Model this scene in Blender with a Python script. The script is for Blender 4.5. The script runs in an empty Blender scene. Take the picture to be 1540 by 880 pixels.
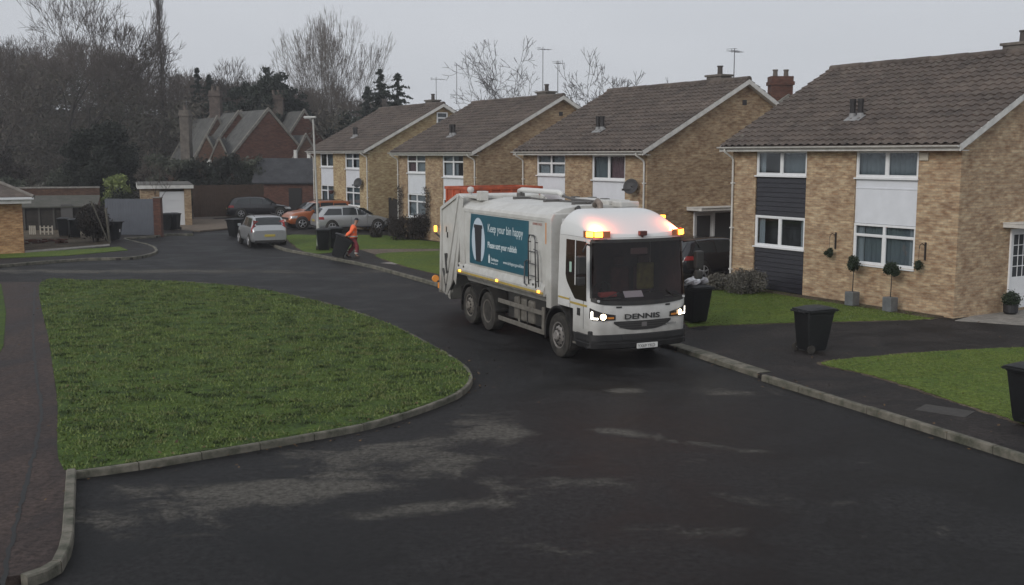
import bpy, math, random
import numpy as np
from mathutils import Matrix, Vector

S = bpy.context.scene
COL = S.collection
R = math.radians

# ------------------------------------------------------------------ camera
FPX, CAMH, CX, CY, HY = 1600.0, 4.5, 770.0, 440.0, 233.0
TH = math.atan((CY - HY) / FPX)
CT, ST = math.cos(TH), math.sin(TH)
cam = bpy.data.objects.new('camera', bpy.data.cameras.new('camera'))
COL.objects.link(cam)
cam.location = (0, 0, CAMH)
cam.rotation_euler = (math.pi / 2 - TH, 0, 0)
cam.data.sensor_width = 36.0
cam.data.lens = 36.0 * FPX / 1540.0
cam.data.clip_end = 1500
S.camera = cam

# ------------------------------------------------------------------ light
w = bpy.data.worlds.new('World'); S.world = w; w.use_nodes = True
nt = w.node_tree; nt.nodes.clear()
o_ = nt.nodes.new('ShaderNodeOutputWorld'); b_ = nt.nodes.new('ShaderNodeBackground')
sk = nt.nodes.new('ShaderNodeTexSky'); sk.sky_type = 'NISHITA'; sk.sun_disc = False
SUN_EL, SUN_AZ = R(26), R(218)
sk.sun_elevation = SUN_EL; sk.sun_rotation = SUN_AZ; sk.dust_density = 4.0
mx = nt.nodes.new('ShaderNodeMix'); mx.data_type = 'RGBA'; mx.inputs['Factor'].default_value = 0.955
tc = nt.nodes.new('ShaderNodeTexCoord'); cn = nt.nodes.new('ShaderNodeTexNoise')
cn.inputs['Scale'].default_value = 1.6; cn.inputs['Detail'].default_value = 3
mp = nt.nodes.new('ShaderNodeMapping'); mp.inputs['Scale'].default_value = (1, 1, 4)
cr = nt.nodes.new('ShaderNodeValToRGB')      # even overcast layer over the clear sky
cr.color_ramp.elements[0].position = 0.3; cr.color_ramp.elements[0].color = (5.75, 6.05, 6.5, 1)
cr.color_ramp.elements[1].position = 0.75; cr.color_ramp.elements[1].color = (6.8, 7.05, 7.5, 1)
nt.links.new(tc.outputs['Generated'], mp.inputs['Vector']); nt.links.new(mp.outputs[0], cn.inputs['Vector'])
nt.links.new(cn.outputs['Fac'], cr.inputs['Fac'])
nt.links.new(sk.outputs[0], mx.inputs['A']); nt.links.new(cr.outputs[0], mx.inputs['B'])
nt.links.new(mx.outputs['Result'], b_.inputs['Color']); b_.inputs['Strength'].default_value = 0.1
nt.links.new(b_.outputs[0], o_.inputs[0])
sl = bpy.data.lights.new('sun', 'SUN'); sl.energy = 1.4; sl.angle = R(25); sl.color = (1, .97, .93)
sun = bpy.data.objects.new('sun', sl); COL.objects.link(sun)
sun.rotation_euler = (math.pi / 2 - SUN_EL, 0, math.pi - SUN_AZ)
S.view_settings.view_transform = 'Standard'; S.view_settings.look = 'None'
S.view_settings.exposure = 0.0; S.view_settings.gamma = 1.0
S.view_settings.use_curve_mapping = False
S.cycles.max_bounces = 8; S.cycles.transparent_max_bounces = 12; S.cycles.volume_bounces = 0

rnd = random.Random(11)

# ------------------------------------------------------------------ plan helpers
def ray(px, py):
    u = (px - CX) / FPX; v = -(py - CY) / FPX
    return (u, CT + v * ST, -ST + v * CT)
def G(px, py, z=0.0):
    """surveyed point of the ground at height z"""
    d = ray(px, py); t = (z - CAMH) / d[2]
    return (d[0] * t, d[1] * t)
def AT(px, py, Y):
    d = ray(px, py); t = Y / d[1]
    return (d[0] * t, Y, CAMH + d[2] * t)

# ------------------------------------------------------------------ materials
MATS = {}
SPEC = {'black_plastic': .3, 'tyre_rubber': .2, 'window_dark': .5}
def pm(name, col, rough=0.6, metal=0.0, var=0.0, vs=3.0, bump=0.0, bs=40.0, emit=None, es=1.0, coat=0.0, col2=None, detail=6, dirt=None):
    if name in MATS: return MATS[name]
    m = bpy.data.materials.new(name); m.use_nodes = True; n = m.node_tree.nodes; l = m.node_tree.links
    p = n['Principled BSDF']
    p.inputs['Base Color'].default_value = (*col, 1); p.inputs['Roughness'].default_value = rough
    p.inputs['Metallic'].default_value = metal
    if name in SPEC: p.inputs['Specular IOR Level'].default_value = SPEC[name]
    if coat: p.inputs['Coat Weight'].default_value = coat; p.inputs['Coat Roughness'].default_value = 0.08
    t = n.new('ShaderNodeTexCoord')
    if var or col2:
        no = n.new('ShaderNodeTexNoise'); no.inputs['Scale'].default_value = vs; no.inputs['Detail'].default_value = detail
        no.inputs['Roughness'].default_value = .65
        l.new(t.outputs['Object'], no.inputs['Vector'])
        c2 = col2 or tuple(max(0, c * (1 - var)) for c in col)
        c1 = col if col2 else tuple(min(1, c * (1 + var)) for c in col)
        r = n.new('ShaderNodeValToRGB'); r.color_ramp.elements[0].position = .35; r.color_ramp.elements[1].position = .65
        r.color_ramp.elements[0].color = (*c2, 1); r.color_ramp.elements[1].color = (*c1, 1)
        l.new(no.outputs['Fac'], r.inputs['Fac']); last = r.outputs['Color']
        if dirt:      # road grime splashed up to a given height
            sx = n.new('ShaderNodeSeparateXYZ'); l.new(t.outputs['Object'], sx.inputs[0])
            n2 = n.new('ShaderNodeTexNoise'); n2.inputs['Scale'].default_value = 5; l.new(t.outputs['Object'], n2.inputs['Vector'])
            ad = n.new('ShaderNodeMath'); ad.operation = 'MULTIPLY_ADD'; ad.inputs[1].default_value = dirt[2]; l.new(n2.outputs['Fac'], ad.inputs[0])
            l.new(sx.outputs['Z'], ad.inputs[2])
            mr = n.new('ShaderNodeMapRange'); mr.inputs['From Min'].default_value = dirt[0]; mr.inputs['From Max'].default_value = dirt[1]
            mr.inputs['To Min'].default_value = dirt[3]; mr.inputs['To Max'].default_value = 0
            l.new(ad.outputs[0], mr.inputs['Value'])
            mi = n.new('ShaderNodeMix'); mi.data_type = 'RGBA'; l.new(mr.outputs[0], mi.inputs['Factor'])
            l.new(last, mi.inputs['A']); mi.inputs['B'].default_value = (.14, .125, .1, 1); last = mi.outputs['Result']
        l.new(last, p.inputs['Base Color'])
    if bump:
        nb = n.new('ShaderNodeTexNoise'); nb.inputs['Scale'].default_value = bs; nb.inputs['Detail'].default_value = 4
        l.new(t.outputs['Object'], nb.inputs['Vector'])
        bu = n.new('ShaderNodeBump'); bu.inputs['Strength'].default_value = bump; bu.inputs['Distance'].default_value = .02
        l.new(nb.outputs['Fac'], bu.inputs['Height']); l.new(bu.outputs[0], p.inputs['Normal'])
    if emit:
        p.inputs['Emission Color'].default_value = (*emit, 1); p.inputs['Emission Strength'].default_value = es
    MATS[name] = m; return m

def brick_mat(name, c1, c2, mortar, big=(0.6, 1.15)):
    m = bpy.data.materials.new(name); m.use_nodes = True; n = m.node_tree.nodes; l = m.node_tree.links
    p = n['Principled BSDF']; p.inputs['Roughness'].default_value = .9
    uv = n.new('ShaderNodeUVMap')
    b = n.new('ShaderNodeTexBrick'); b.inputs['Color1'].default_value = (*c1, 1); b.inputs['Color2'].default_value = (*c2, 1)
    b.inputs['Mortar'].default_value = (*mortar, 1); b.inputs['Scale'].default_value = 1.0
    b.inputs['Brick Width'].default_value = .225; b.inputs['Row Height'].default_value = .075
    b.inputs['Mortar Size'].default_value = .010; b.inputs['Mortar Smooth'].default_value = .3; b.inputs['Bias'].default_value = -.1
    l.new(uv.outputs[0], b.inputs['Vector'])
    no = n.new('ShaderNodeTexNoise'); no.inputs['Scale'].default_value = 1.3; no.inputs['Detail'].default_value = 7; no.inputs['Roughness'].default_value = .75
    mp = n.new('ShaderNodeMapping'); mp.inputs['Scale'].default_value = (1, 2.2, 1); l.new(uv.outputs[0], mp.inputs[0]); l.new(mp.outputs[0], no.inputs['Vector'])
    r = n.new('ShaderNodeValToRGB'); r.color_ramp.elements[0].position = .34; r.color_ramp.elements[1].position = .66
    a = big[0]; z = big[1]
    r.color_ramp.elements[0].color = (a * 1.0, a * .86, a * .80, 1); r.color_ramp.elements[1].color = (z, z, z * .97, 1)
    l.new(no.outputs['Fac'], r.inputs['Fac'])
    # blotches the size of a few bricks, as the facing bricks were laid in mixed batches
    n3 = n.new('ShaderNodeTexNoise'); n3.inputs['Scale'].default_value = 5.5; n3.inputs['Detail'].default_value = 2
    mp3 = n.new('ShaderNodeMapping'); mp3.inputs['Scale'].default_value = (.7, 1.9, 1); l.new(uv.outputs[0], mp3.inputs[0]); l.new(mp3.outputs[0], n3.inputs['Vector'])
    r3 = n.new('ShaderNodeValToRGB'); r3.color_ramp.elements[0].position = .33; r3.color_ramp.elements[1].position = .6
    r3.color_ramp.elements[0].color = (.72, .60, .53, 1); r3.color_ramp.elements[1].color = (1.08, 1.06, 1.02, 1)
    l.new(n3.outputs['Fac'], r3.inputs['Fac'])
    mm = n.new('ShaderNodeMix'); mm.data_type = 'RGBA'; mm.blend_type = 'MULTIPLY'; mm.inputs['Factor'].default_value = 1
    l.new(b.outputs['Color'], mm.inputs['A']); l.new(r.outputs[0], mm.inputs['B'])
    m3 = n.new('ShaderNodeMix'); m3.data_type = 'RGBA'; m3.blend_type = 'MULTIPLY'; m3.inputs['Factor'].default_value = 1
    l.new(mm.outputs['Result'], m3.inputs['A']); l.new(r3.outputs[0], m3.inputs['B'])
    l.new(m3.outputs['Result'], p.inputs['Base Color'])
    bu = n.new('ShaderNodeBump'); bu.inputs['Strength'].default_value = .35; bu.inputs['Distance'].default_value = .01
    iv = n.new('ShaderNodeMath'); iv.operation = 'SUBTRACT'; iv.inputs[0].default_value = 1; l.new(b.outputs['Fac'], iv.inputs[1])
    l.new(iv.outputs[0], bu.inputs['Height']); l.new(bu.outputs[0], p.inputs['Normal'])
    MATS[name] = m; return m

def glass_mat(name, tint=(.55, .6, .6), refl=.9):
    m = bpy.data.materials.new(name); m.use_nodes = True; n = m.node_tree.nodes; l = m.node_tree.links
    n.clear(); out = n.new('ShaderNodeOutputMaterial'); g = n.new('ShaderNodeBsdfGlossy'); g.inputs['Roughness'].default_value = .03
    g.inputs['Color'].default_value = (refl, refl, refl, 1)
    tr = n.new('ShaderNodeBsdfTransparent'); tr.inputs['Color'].default_value = (tint[0], tint[1], tint[2], 1)
    fr = n.new('ShaderNodeFresnel'); ge = n.new('ShaderNodeNewGeometry'); io = n.new('ShaderNodeMath'); io.operation = 'MULTIPLY_ADD'; io.inputs[1].default_value = 1 / 1.52 - 1.52; io.inputs[2].default_value = 1.52
    l.new(ge.outputs['Backfacing'], io.inputs[0]); l.new(io.outputs[0], fr.inputs['IOR'])     # same reflectance from both faces of the sheet
    mx = n.new('ShaderNodeMixShader'); l.new(fr.outputs[0], mx.inputs[0]); l.new(tr.outputs[0], mx.inputs[1]); l.new(g.outputs[0], mx.inputs[2])
    l.new(mx.outputs[0], out.inputs[0]); MATS[name] = m; return m

BUFF = brick_mat('buff_brick', (.54, .43, .295), (.37, .285, .195), (.38, .33, .25), (.60, 1.12))
BUFF_C = brick_mat('brown_buff_brick', (.47, .375, .255), (.33, .255, .175), (.34, .295, .22), (.58, 1.12))
BUFF2 = brick_mat('orange_buff_brick', (.56, .36, .19), (.44, .28, .145), (.40, .30, .20))
BUFF_S = brick_mat('yellow_buff_brick', (.50, .43, .27), (.39, .325, .20), (.37, .33, .235), (.7, 1.1))
REDB = brick_mat('old_red_brick', (.125, .052, .036), (.085, .040, .030), (.09, .06, .05), (.65, 1.15))
REDB2 = brick_mat('dull_red_brick', (.115, .062, .042), (.08, .045, .034), (.09, .07, .055), (.6, 1.2))
WHITE = pm('white_upvc', (.74, .75, .76), .35, var=.04, vs=6)
WHITE_D = pm('weathered_white', (.58, .57, .54), .5, var=.14, vs=4)
PANEL = pm('white_board', (.66, .68, .72), .35, var=.05, vs=2)
BLACKB = pm('black_cladding', (.020, .020, .026), .35, var=.2, vs=8)
GLASS = glass_mat('window_glass', (.8, .84, .86))
CGLASS = glass_mat('car_glass', (.3, .32, .33))
DARK = pm('dark_interior', (.045, .044, .046), .9, var=.3, vs=2)
BLACKP = pm('black_plastic', (.010, .011, .012), .5, var=.25, vs=14, bump=.15, bs=60)
BLACKT = pm('tyre_rubber', (.020, .019, .018), .85, col2=(.06, .055, .048), vs=7)
CONC = pm('concrete', (.30, .28, .25), .9, col2=(.17, .16, .145), vs=5, bump=.4, bs=50)
KERB = pm('kerb_concrete', (.175, .16, .13), .9, col2=(.050, .053, .036), vs=3.6, bump=.4, bs=40)
STEEL = pm('galvanised_steel', (.42, .43, .43), .45, .6, var=.15, vs=6)
TIMBER = pm('dark_timber', (.06, .035, .022), .85, var=.3, vs=5)

# ------------------------------------------------------------------ mesh builder
class MB:
    def __init__(s): s.v = []; s.f = []; s.m = []; s.mi = 0
    def add(s, vs, fs, M=None):
        o = len(s.v)
        s.v += [tuple(M @ Vector(v)) for v in vs] if M is not None else [tuple(v) for v in vs]
        s.f += [tuple(i + o for i in f) for f in fs]; s.m += [s.mi] * len(fs); return s
    def box(s, x0, y0, z0, x1, y1, z1, M=None):
        if x0 > x1: x0, x1 = x1, x0
        if y0 > y1: y0, y1 = y1, y0
        if z0 > z1: z0, z1 = z1, z0
        return s.add([(x0, y0, z0), (x1, y0, z0), (x1, y1, z0), (x0, y1, z0), (x0, y0, z1), (x1, y0, z1), (x1, y1, z1), (x0, y1, z1)],
              [(0, 3, 2, 1), (4, 5, 6, 7), (0, 1, 5, 4), (1, 2, 6, 5), (2, 3, 7, 6), (3, 0, 4, 7)], M)
    def prism(s, pts, z0, z1, M=None, axis='z'):
        """polygon extruded: axis z -> pts (x,y); axis y -> pts (x,z) between y=z0..z1; axis x -> pts (y,z)"""
        n = len(pts)
        if axis == 'z': a = [(p[0], p[1], z0) for p in pts]; b = [(p[0], p[1], z1) for p in pts]
        elif axis == 'y': a = [(p[0], z0, p[1]) for p in pts]; b = [(p[0], z1, p[1]) for p in pts]
        else: a = [(z0, p[0], p[1]) for p in pts]; b = [(z1, p[0], p[1]) for p in pts]
        ar = sum(pts[i][0] * pts[(i + 1) % n][1] - pts[(i + 1) % n][0] * pts[i][1] for i in range(n))
        flip = (ar < 0) != (axis == 'y')
        fs = [tuple(range(n - 1, -1, -1)), tuple(range(n, 2 * n))] + [(i, (i + 1) % n, n + (i + 1) % n, n + i) for i in range(n)]
        if flip: fs = [tuple(reversed(f)) for f in fs]
        return s.add(a + b, fs, M)
    def tube(s, p, q, r, r2=None, n=8, cap=True, M=None):
        p = Vector(p); q = Vector(q); d = q - p
        if d.length < 1e-6: return s
        r2 = r if r2 is None else r2
        t = d.normalized(); u = t.orthogonal().normalized(); v = t.cross(u)
        vs = []
        for c, rr in ((p, r), (q, r2)):
            for i in range(n):
                a = 2 * math.pi * i / n; vs.append(c + u * (rr * math.cos(a)) + v * (rr * math.sin(a)))
        fs = [(i, (i + 1) % n, n + (i + 1) % n, n + i) for i in range(n)]
        if cap: fs += [tuple(range(n - 1, -1, -1)), tuple(range(n, 2 * n))]
        return s.add(vs, fs, M)
    def path(s, pts, r, n=8, M=None):
        pts = [Vector(p) for p in pts]; vs = []; fs = []
        u = None
        for i, p in enumerate(pts):
            t = (pts[min(i + 1, len(pts) - 1)] - pts[max(i - 1, 0)]).normalized()
            u = t.orthogonal().normalized() if u is None else (u - t * u.dot(t)).normalized()
            v = t.cross(u); rr = r[i] if isinstance(r, (list, tuple)) else r
            for k in range(n):
                a = 2 * math.pi * k / n; vs.append(p + u * (rr * math.cos(a)) + v * (rr * math.sin(a)))
        for i in range(len(pts) - 1):
            for k in range(n): fs.append((i * n + k, i * n + (k + 1) % n, (i + 1) * n + (k + 1) % n, (i + 1) * n + k))
        fs += [tuple(range(n - 1, -1, -1)), tuple(range((len(pts) - 1) * n, len(pts) * n))]
        return s.add(vs, fs, M)
    def lathe(s, prof, n=24, M=None, axis='z', cap=True):
        """prof: (radius, height) list"""
        vs = []; fs = []
        for r, h in prof:
            for k in range(n):
                a = 2 * math.pi * k / n; x, y = r * math.cos(a), r * math.sin(a)
                vs.append((x, y, h) if axis == 'z' else (x, h, y))
        for i in range(len(prof) - 1):
            for k in range(n):
                f = (i * n + k, i * n + (k + 1) % n, (i + 1) * n + (k + 1) % n, (i + 1) * n + k)
                fs.append(f if axis == 'z' else f[::-1])
        if cap: fs += [tuple(range(n - 1, -1, -1)), tuple(range((len(prof) - 1) * n, len(prof) * n))]
        return s.add(vs, fs, M)
    def grid(s, P, M=None, flip=False):
        """P[i][j] points -> quads"""
        a = len(P); b = len(P[0]); vs = [p for r in P for p in r]
        fs = [(i * b + j, i * b + j + 1, (i + 1) * b + j + 1, (i + 1) * b + j) for i in range(a - 1) for j in range(b - 1)]
        if flip: fs = [f[::-1] for f in fs]
        return s.add(vs, fs, M)
    def build(s, name, mat, parent=None, smooth=False, bevel=0.0, solid=0.0, auto=None):
        me = bpy.data.meshes.new(name); me.from_pydata(s.v, [], s.f)
        for m in (mat if isinstance(mat, (list, tuple)) else [mat]): me.materials.append(m)
        if any(s.m): me.polygons.foreach_set('material_index', s.m)
        uvbox(me)
        if smooth:
            me.polygons.foreach_set('use_smooth', [True] * len(me.polygons))
            if auto: me.set_sharp_from_angle(angle=R(auto))
        o = bpy.data.objects.new(name, me); COL.objects.link(o)
        if parent is not None: o.parent = parent
        if solid: md = o.modifiers.new('s', 'SOLIDIFY'); md.thickness = solid; md.offset = -1
        if bevel:
            md = o.modifiers.new('b', 'BEVEL'); md.width = bevel; md.segments = 2; md.limit_method = 'ANGLE'
        return o

def uvbox(me):
    uv = me.uv_layers.new(name='UVMap'); n = len(me.loops)
    co = np.empty(len(me.vertices) * 3); me.vertices.foreach_get('co', co); co = co.reshape(-1, 3)
    li = np.empty(n, dtype=np.int32); me.loops.foreach_get('vertex_index', li)
    nr = np.empty(len(me.polygons) * 3); me.polygons.foreach_get('normal', nr); nr = nr.reshape(-1, 3)
    lt = np.empty(len(me.polygons), dtype=np.int32); me.polygons.foreach_get('loop_total', lt)
    ln = np.repeat(nr, lt, axis=0); c = co[li]; a = np.abs(ln)
    out = np.stack([c[:, 0], c[:, 2]], 1)
    mx = (a[:, 0] > a[:, 1]) & (a[:, 0] >= a[:, 2]); out[mx] = c[mx][:, [1, 2]]
    mz = (a[:, 2] > a[:, 1]) & (a[:, 2] > a[:, 0]); out[mz] = c[mz][:, [0, 1]]
    uv.data.foreach_set('uv', out.ravel().astype(np.float32))

def npmesh(name, v, f, mat, parent=None):
    """v (n,3), f (m,3|4) arrays"""
    me = bpy.data.meshes.new(name); k = f.shape[1]
    me.vertices.add(len(v)); me.vertices.foreach_set('co', v.astype(np.float32).ravel())
    me.loops.add(f.size); me.loops.foreach_set('vertex_index', f.astype(np.int32).ravel())
    me.polygons.add(len(f)); me.polygons.foreach_set('loop_start', np.arange(0, f.size, k, dtype=np.int32))
    me.update(calc_edges=True); me.validate()
    for m in (mat if isinstance(mat, (list, tuple)) else [mat]): me.materials.append(m)
    o = bpy.data.objects.new(name, me); COL.objects.link(o)
    if parent is not None: o.parent = parent
    return o

def tag(o, label, cat, group=None, kind=None):
    o['label'] = label; o['category'] = cat
    if group: o['group'] = group
    if kind: o['kind'] = kind
    return o
def thing(name, label, cat, loc=(0, 0, 0), rz=0.0, group=None):
    o = bpy.data.objects.new(name, None); COL.objects.link(o); o.empty_display_size = .3
    o.location = loc if len(loc) == 3 else (loc[0], loc[1], 0); o.rotation_euler = (0, 0, rz)
    return tag(o, label, cat, group)
def struct(o): o['kind'] = 'structure'; return o
def dup(root, loc, rz, label=None, group=None, parent=None):
    r = root.copy(); COL.objects.link(r); r.parent = parent
    r.location = loc; r.rotation_euler = (root.rotation_euler[0], root.rotation_euler[1], rz)
    if label: r['label'] = label
    if group: r['group'] = group
    for c in list(root.children):
        d = c.copy(); COL.objects.link(d); d.parent = r
        for g in list(c.children):
            e = g.copy(); COL.objects.link(e); e.parent = d
    return r
def text_mb(s, size, M, mb=None, depth=.004, bold=False, align='LEFT', sx=1.0):
    cu = bpy.data.curves.new('t', 'FONT'); cu.body = s; cu.size = size; cu.extrude = depth; cu.align_x = align
    cu.resolution_u = 3
    if bold: cu.offset = size * .018
    o = bpy.data.objects.new('t', cu); COL.objects.link(o)
    me = bpy.data.meshes.new_from_object(o.evaluated_get(bpy.context.evaluated_depsgraph_get()))
    mb = mb or MB(); mb.add([(v.co.x * sx, v.co.y, v.co.z) for v in me.vertices], [tuple(p.vertices) for p in me.polygons], M)
    bpy.data.objects.remove(o); bpy.data.meshes.remove(me); bpy.data.curves.remove(cu)
    return mb

# ------------------------------------------------------------------ ground and roads
def catmull(pts, step=.35, closed=False):
    P = [Vector((p[0], p[1])) for p in pts]; n = len(P); out = []
    rng = range(n) if closed else range(n - 1)
    for i in rng:
        p1 = P[i]; p2 = P[(i + 1) % n]
        p0 = P[(i - 1) % n] if closed or i > 0 else p1 * 2 - p2
        p3 = P[(i + 2) % n] if closed or i + 2 < n else p2 * 2 - p1
        k = max(1, int((p2 - p1).length / step))
        for j in range(k):
            t = j / k
            out.append(.5 * ((2 * p1) + (p2 - p0) * t + (2 * p0 - 5 * p1 + 4 * p2 - p3) * t * t + (3 * p1 - p0 - 3 * p2 + p3) * t ** 3))
    if not closed: out.append(P[-1])
    return [(p.x, p.y) for p in out]
def GP(l, z=.1): return [G(x, y, z) for x, y in l]

def surface_mat(name, c_lo, c_hi, scale, rough=(.5, .9), spots=None, spot_col=(.1, .095, .085), bumps=.5, fine=160, warp=(1, 1, 1), mid=None, spec=.15, mott=1.0):
    m = bpy.data.materials.new(name); m.use_nodes = True; n = m.node_tree.nodes; l = m.node_tree.links
    p = n['Principled BSDF']; p.inputs['Specular IOR Level'].default_value = spec; t = n.new('ShaderNodeTexCoord')
    mp = n.new('ShaderNodeMapping'); mp.inputs['Scale'].default_value = warp; l.new(t.outputs['Object'], mp.inputs[0])
    a = n.new('ShaderNodeTexNoise'); a.inputs['Scale'].default_value = scale; a.inputs['Detail'].default_value = 9; a.inputs['Roughness'].default_value = .6
    a.inputs['Distortion'].default_value = .6
    l.new(mp.outputs[0], a.inputs['Vector'])
    f = n.new('ShaderNodeTexNoise'); f.inputs['Scale'].default_value = fine; f.inputs['Detail'].default_value = 3; l.new(t.outputs['Object'], f.inputs['Vector'])
    r = n.new('ShaderNodeValToRGB'); r.color_ramp.elements[0].position = .36; r.color_ramp.elements[0].color = (*c_lo, 1)
    r.color_ramp.elements[1].position = .66; r.color_ramp.elements[1].color = (*c_hi, 1)
    if mid: e = r.color_ramp.elements.new(.5); e.color = (*mid, 1)
    l.new(a.outputs['Fac'], r.inputs['Fac'])
    fr = n.new('ShaderNodeMapRange'); fr.inputs['From Min'].default_value = .3; fr.inputs['From Max'].default_value = .7
    fr.inputs['To Min'].default_value = .6; fr.inputs['To Max'].default_value = 1.4; l.new(f.outputs['Fac'], fr.inputs['Value'])
    mul = n.new('ShaderNodeVectorMath'); mul.operation = 'SCALE'; pass
    mt = n.new('ShaderNodeTexNoise'); mt.inputs['Scale'].default_value = 11 * mott; mt.inputs['Detail'].default_value = 10; mt.inputs['Roughness'].default_value = .78; l.new(t.outputs['Object'], mt.inputs['Vector'])
    mtr = n.new('ShaderNodeMapRange'); mtr.inputs['From Min'].default_value = .32; mtr.inputs['From Max'].default_value = .68; mtr.inputs['To Min'].default_value = .3; mtr.inputs['To Max'].default_value = 1.8; l.new(mt.outputs['Fac'], mtr.inputs['Value'])
    fm_ = n.new('ShaderNodeMath'); fm_.operation = 'MULTIPLY'; l.new(fr.outputs[0], fm_.inputs[0]); l.new(mtr.outputs[0], fm_.inputs[1])
    last = r.outputs['Color']; ro = n.new('ShaderNodeMapRange'); ro.inputs['From Min'].default_value = .35; ro.inputs['From Max'].default_value = .65
    ro.inputs['To Min'].default_value = rough[0]; ro.inputs['To Max'].default_value = rough[1]; l.new(a.outputs['Fac'], ro.inputs['Value'])
    rl = ro.outputs[0]
    if spots:       # dried-out patches where the tarmac is not wet any more
        acc = None
        for (x, y, sx, sy, rot, st) in spots:
            q = n.new('ShaderNodeMapping'); q.vector_type = 'TEXTURE'; q.inputs['Location'].default_value = (x, y, 0)
            q.inputs['Rotation'].default_value = (0, 0, rot); q.inputs['Scale'].default_value = (sx, sy, 1)
            l.new(t.outputs['Object'], q.inputs[0]); le = n.new('ShaderNodeVectorMath'); le.operation = 'LENGTH'; l.new(q.outputs[0], le.inputs[0])
            mr = n.new('ShaderNodeMapRange'); mr.inputs['From Min'].default_value = 1.3; mr.inputs['From Max'].default_value = .2
            mr.inputs['To Min'].default_value = 0; mr.inputs['To Max'].default_value = st; l.new(le.outputs['Value'], mr.inputs['Value'])
            if acc is None: acc = mr.outputs[0]
            else:
                mm = n.new('ShaderNodeMath'); mm.operation = 'MAXIMUM'; l.new(acc, mm.inputs[0]); l.new(mr.outputs[0], mm.inputs[1]); acc = mm.outputs[0]
        b = n.new('ShaderNodeTexNoise'); b.inputs['Scale'].default_value = .9; b.inputs['Detail'].default_value = 15; b.inputs['Roughness'].default_value = .68; b.inputs['Distortion'].default_value = .5
        m2 = n.new('ShaderNodeMapping'); m2.inputs['Scale'].default_value = (.75, 1.1, 1); m2.inputs['Rotation'].default_value = (0, 0, .25); l.new(t.outputs['Object'], m2.inputs[0]); l.new(m2.outputs[0], b.inputs['Vector'])
        su = n.new('ShaderNodeMath'); su.operation = 'MULTIPLY_ADD'; su.inputs[1].default_value = .34; l.new(acc, su.inputs[0]); l.new(b.outputs['Fac'], su.inputs[2])
        b2 = n.new('ShaderNodeTexNoise'); b2.inputs['Scale'].default_value = 14; b2.inputs['Detail'].default_value = 8; b2.inputs['Roughness'].default_value = .8; l.new(t.outputs['Object'], b2.inputs['Vector'])
        s2 = n.new('ShaderNodeMath'); s2.operation = 'MULTIPLY_ADD'; s2.inputs[1].default_value = .22; l.new(b2.outputs['Fac'], s2.inputs[0]); l.new(su.outputs[0], s2.inputs[2])
        th = n.new('ShaderNodeMapRange'); th.interpolation_type = 'SMOOTHSTEP'; th.inputs['From Min'].default_value = .76; th.inputs['From Max'].default_value = .96; l.new(s2.outputs[0], th.inputs['Value'])
        mi = n.new('ShaderNodeMix'); mi.data_type = 'RGBA'; l.new(th.outputs[0], mi.inputs['Factor']); l.new(last, mi.inputs['A']); mi.inputs['B'].default_value = (*spot_col, 1)
        last = mi.outputs['Result']
        mr2 = n.new('ShaderNodeMix'); l.new(th.outputs[0], mr2.inputs['Factor']); l.new(rl, mr2.inputs['A']); mr2.inputs['B'].default_value = .95; rl = mr2.outputs['Result']
    l.new(fm_.outputs[0], mul.inputs['Scale']); l.new(last, mul.inputs[0]); l.new(mul.outputs[0], p.inputs['Base Color']); l.new(rl, p.inputs['Roughness'])
    bu = n.new('ShaderNodeBump'); bu.inputs['Strength'].default_value = bumps; bu.inputs['Distance'].default_value = .012
    l.new(f.outputs['Fac'], bu.inputs['Height']); l.new(bu.outputs[0], p.inputs['Normal'])
    MATS[name] = m; return m

def spot(px, py, sx, sy, rot=0, st=1.0):
    g = G(px, py); return (g[0], g[1], sx, sy, rot, st)
ASPH = surface_mat('wet_asphalt', (.007, .007, .0075), (.026, .0255, .026), .6, (.45, .7),
    spots=[spot(590, 690, 1.9, 1.5, .5, 1.0), spot(735, 645, 1.0, 1.2, 0, 1.15), spot(420, 745, 2.2, 1.0, .2, .95), spot(250, 770, 1.6, 1.2, 0, .75),
           spot(1090, 588, 1.3, .55, -.2, .8), spot(940, 588, .5, .3, 0, .85), spot(640, 760, 2, .6, .1, .8), spot(880, 720, 2.5, 1.2, 0, .6), spot(1230, 740, 2.5, 1, 0, .35),
           spot(120, 408, 22, 1.3, 0, .95), spot(560, 430, 2.5, 1.5, .4, .55), spot(330, 740, 1.6, .7, 0, .9), spot(500, 735, 1.6, .5, .1, 1.2), spot(650, 700, 1.2, .9, .4, 1.15), spot(1000, 660, 3, .3, -.5, .8), spot(960, 800, 3, 1.5, 0, .35), spot(1450, 800, 2, .8, 0, .3)],
    spot_col=(.088, .083, .074), bumps=.8, spec=.12)
PATH = surface_mat('tarmac_path', (.011, .0105, .011), (.040, .035, .033), 1.0, (.6, .85), bumps=.6)
FPATH = surface_mat('worn_footpath', (.026, .019, .018), (.078, .058, .051), .6, (.55, .85), bumps=.7, warp=(1.6, .6, 1))
DRIVE = surface_mat('drive_gravel', (.12, .095, .075), (.17, .14, .11), 1.2, (.8, .95), bumps=.7)
EARTH = surface_mat('bare_earth', (.045, .034, .024), (.11, .09, .065), .9, (.9, 1), bumps=1, fine=40)
LEAFL = surface_mat('woodland_floor', (.020, .017, .012), (.050, .042, .028), .25, (.9, 1), bumps=1, fine=8)
GRASSM = surface_mat('lawn_grass', (.030, .052, .011), (.066, .098, .020), 1.6, (.75, .95), bumps=1, fine=55, mid=(.050, .083, .016))
GRASSM2 = surface_mat('front_lawn_grass', (.065, .105, .018), (.100, .135, .026), .9, (.75, .95), bumps=1, fine=60)

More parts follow.
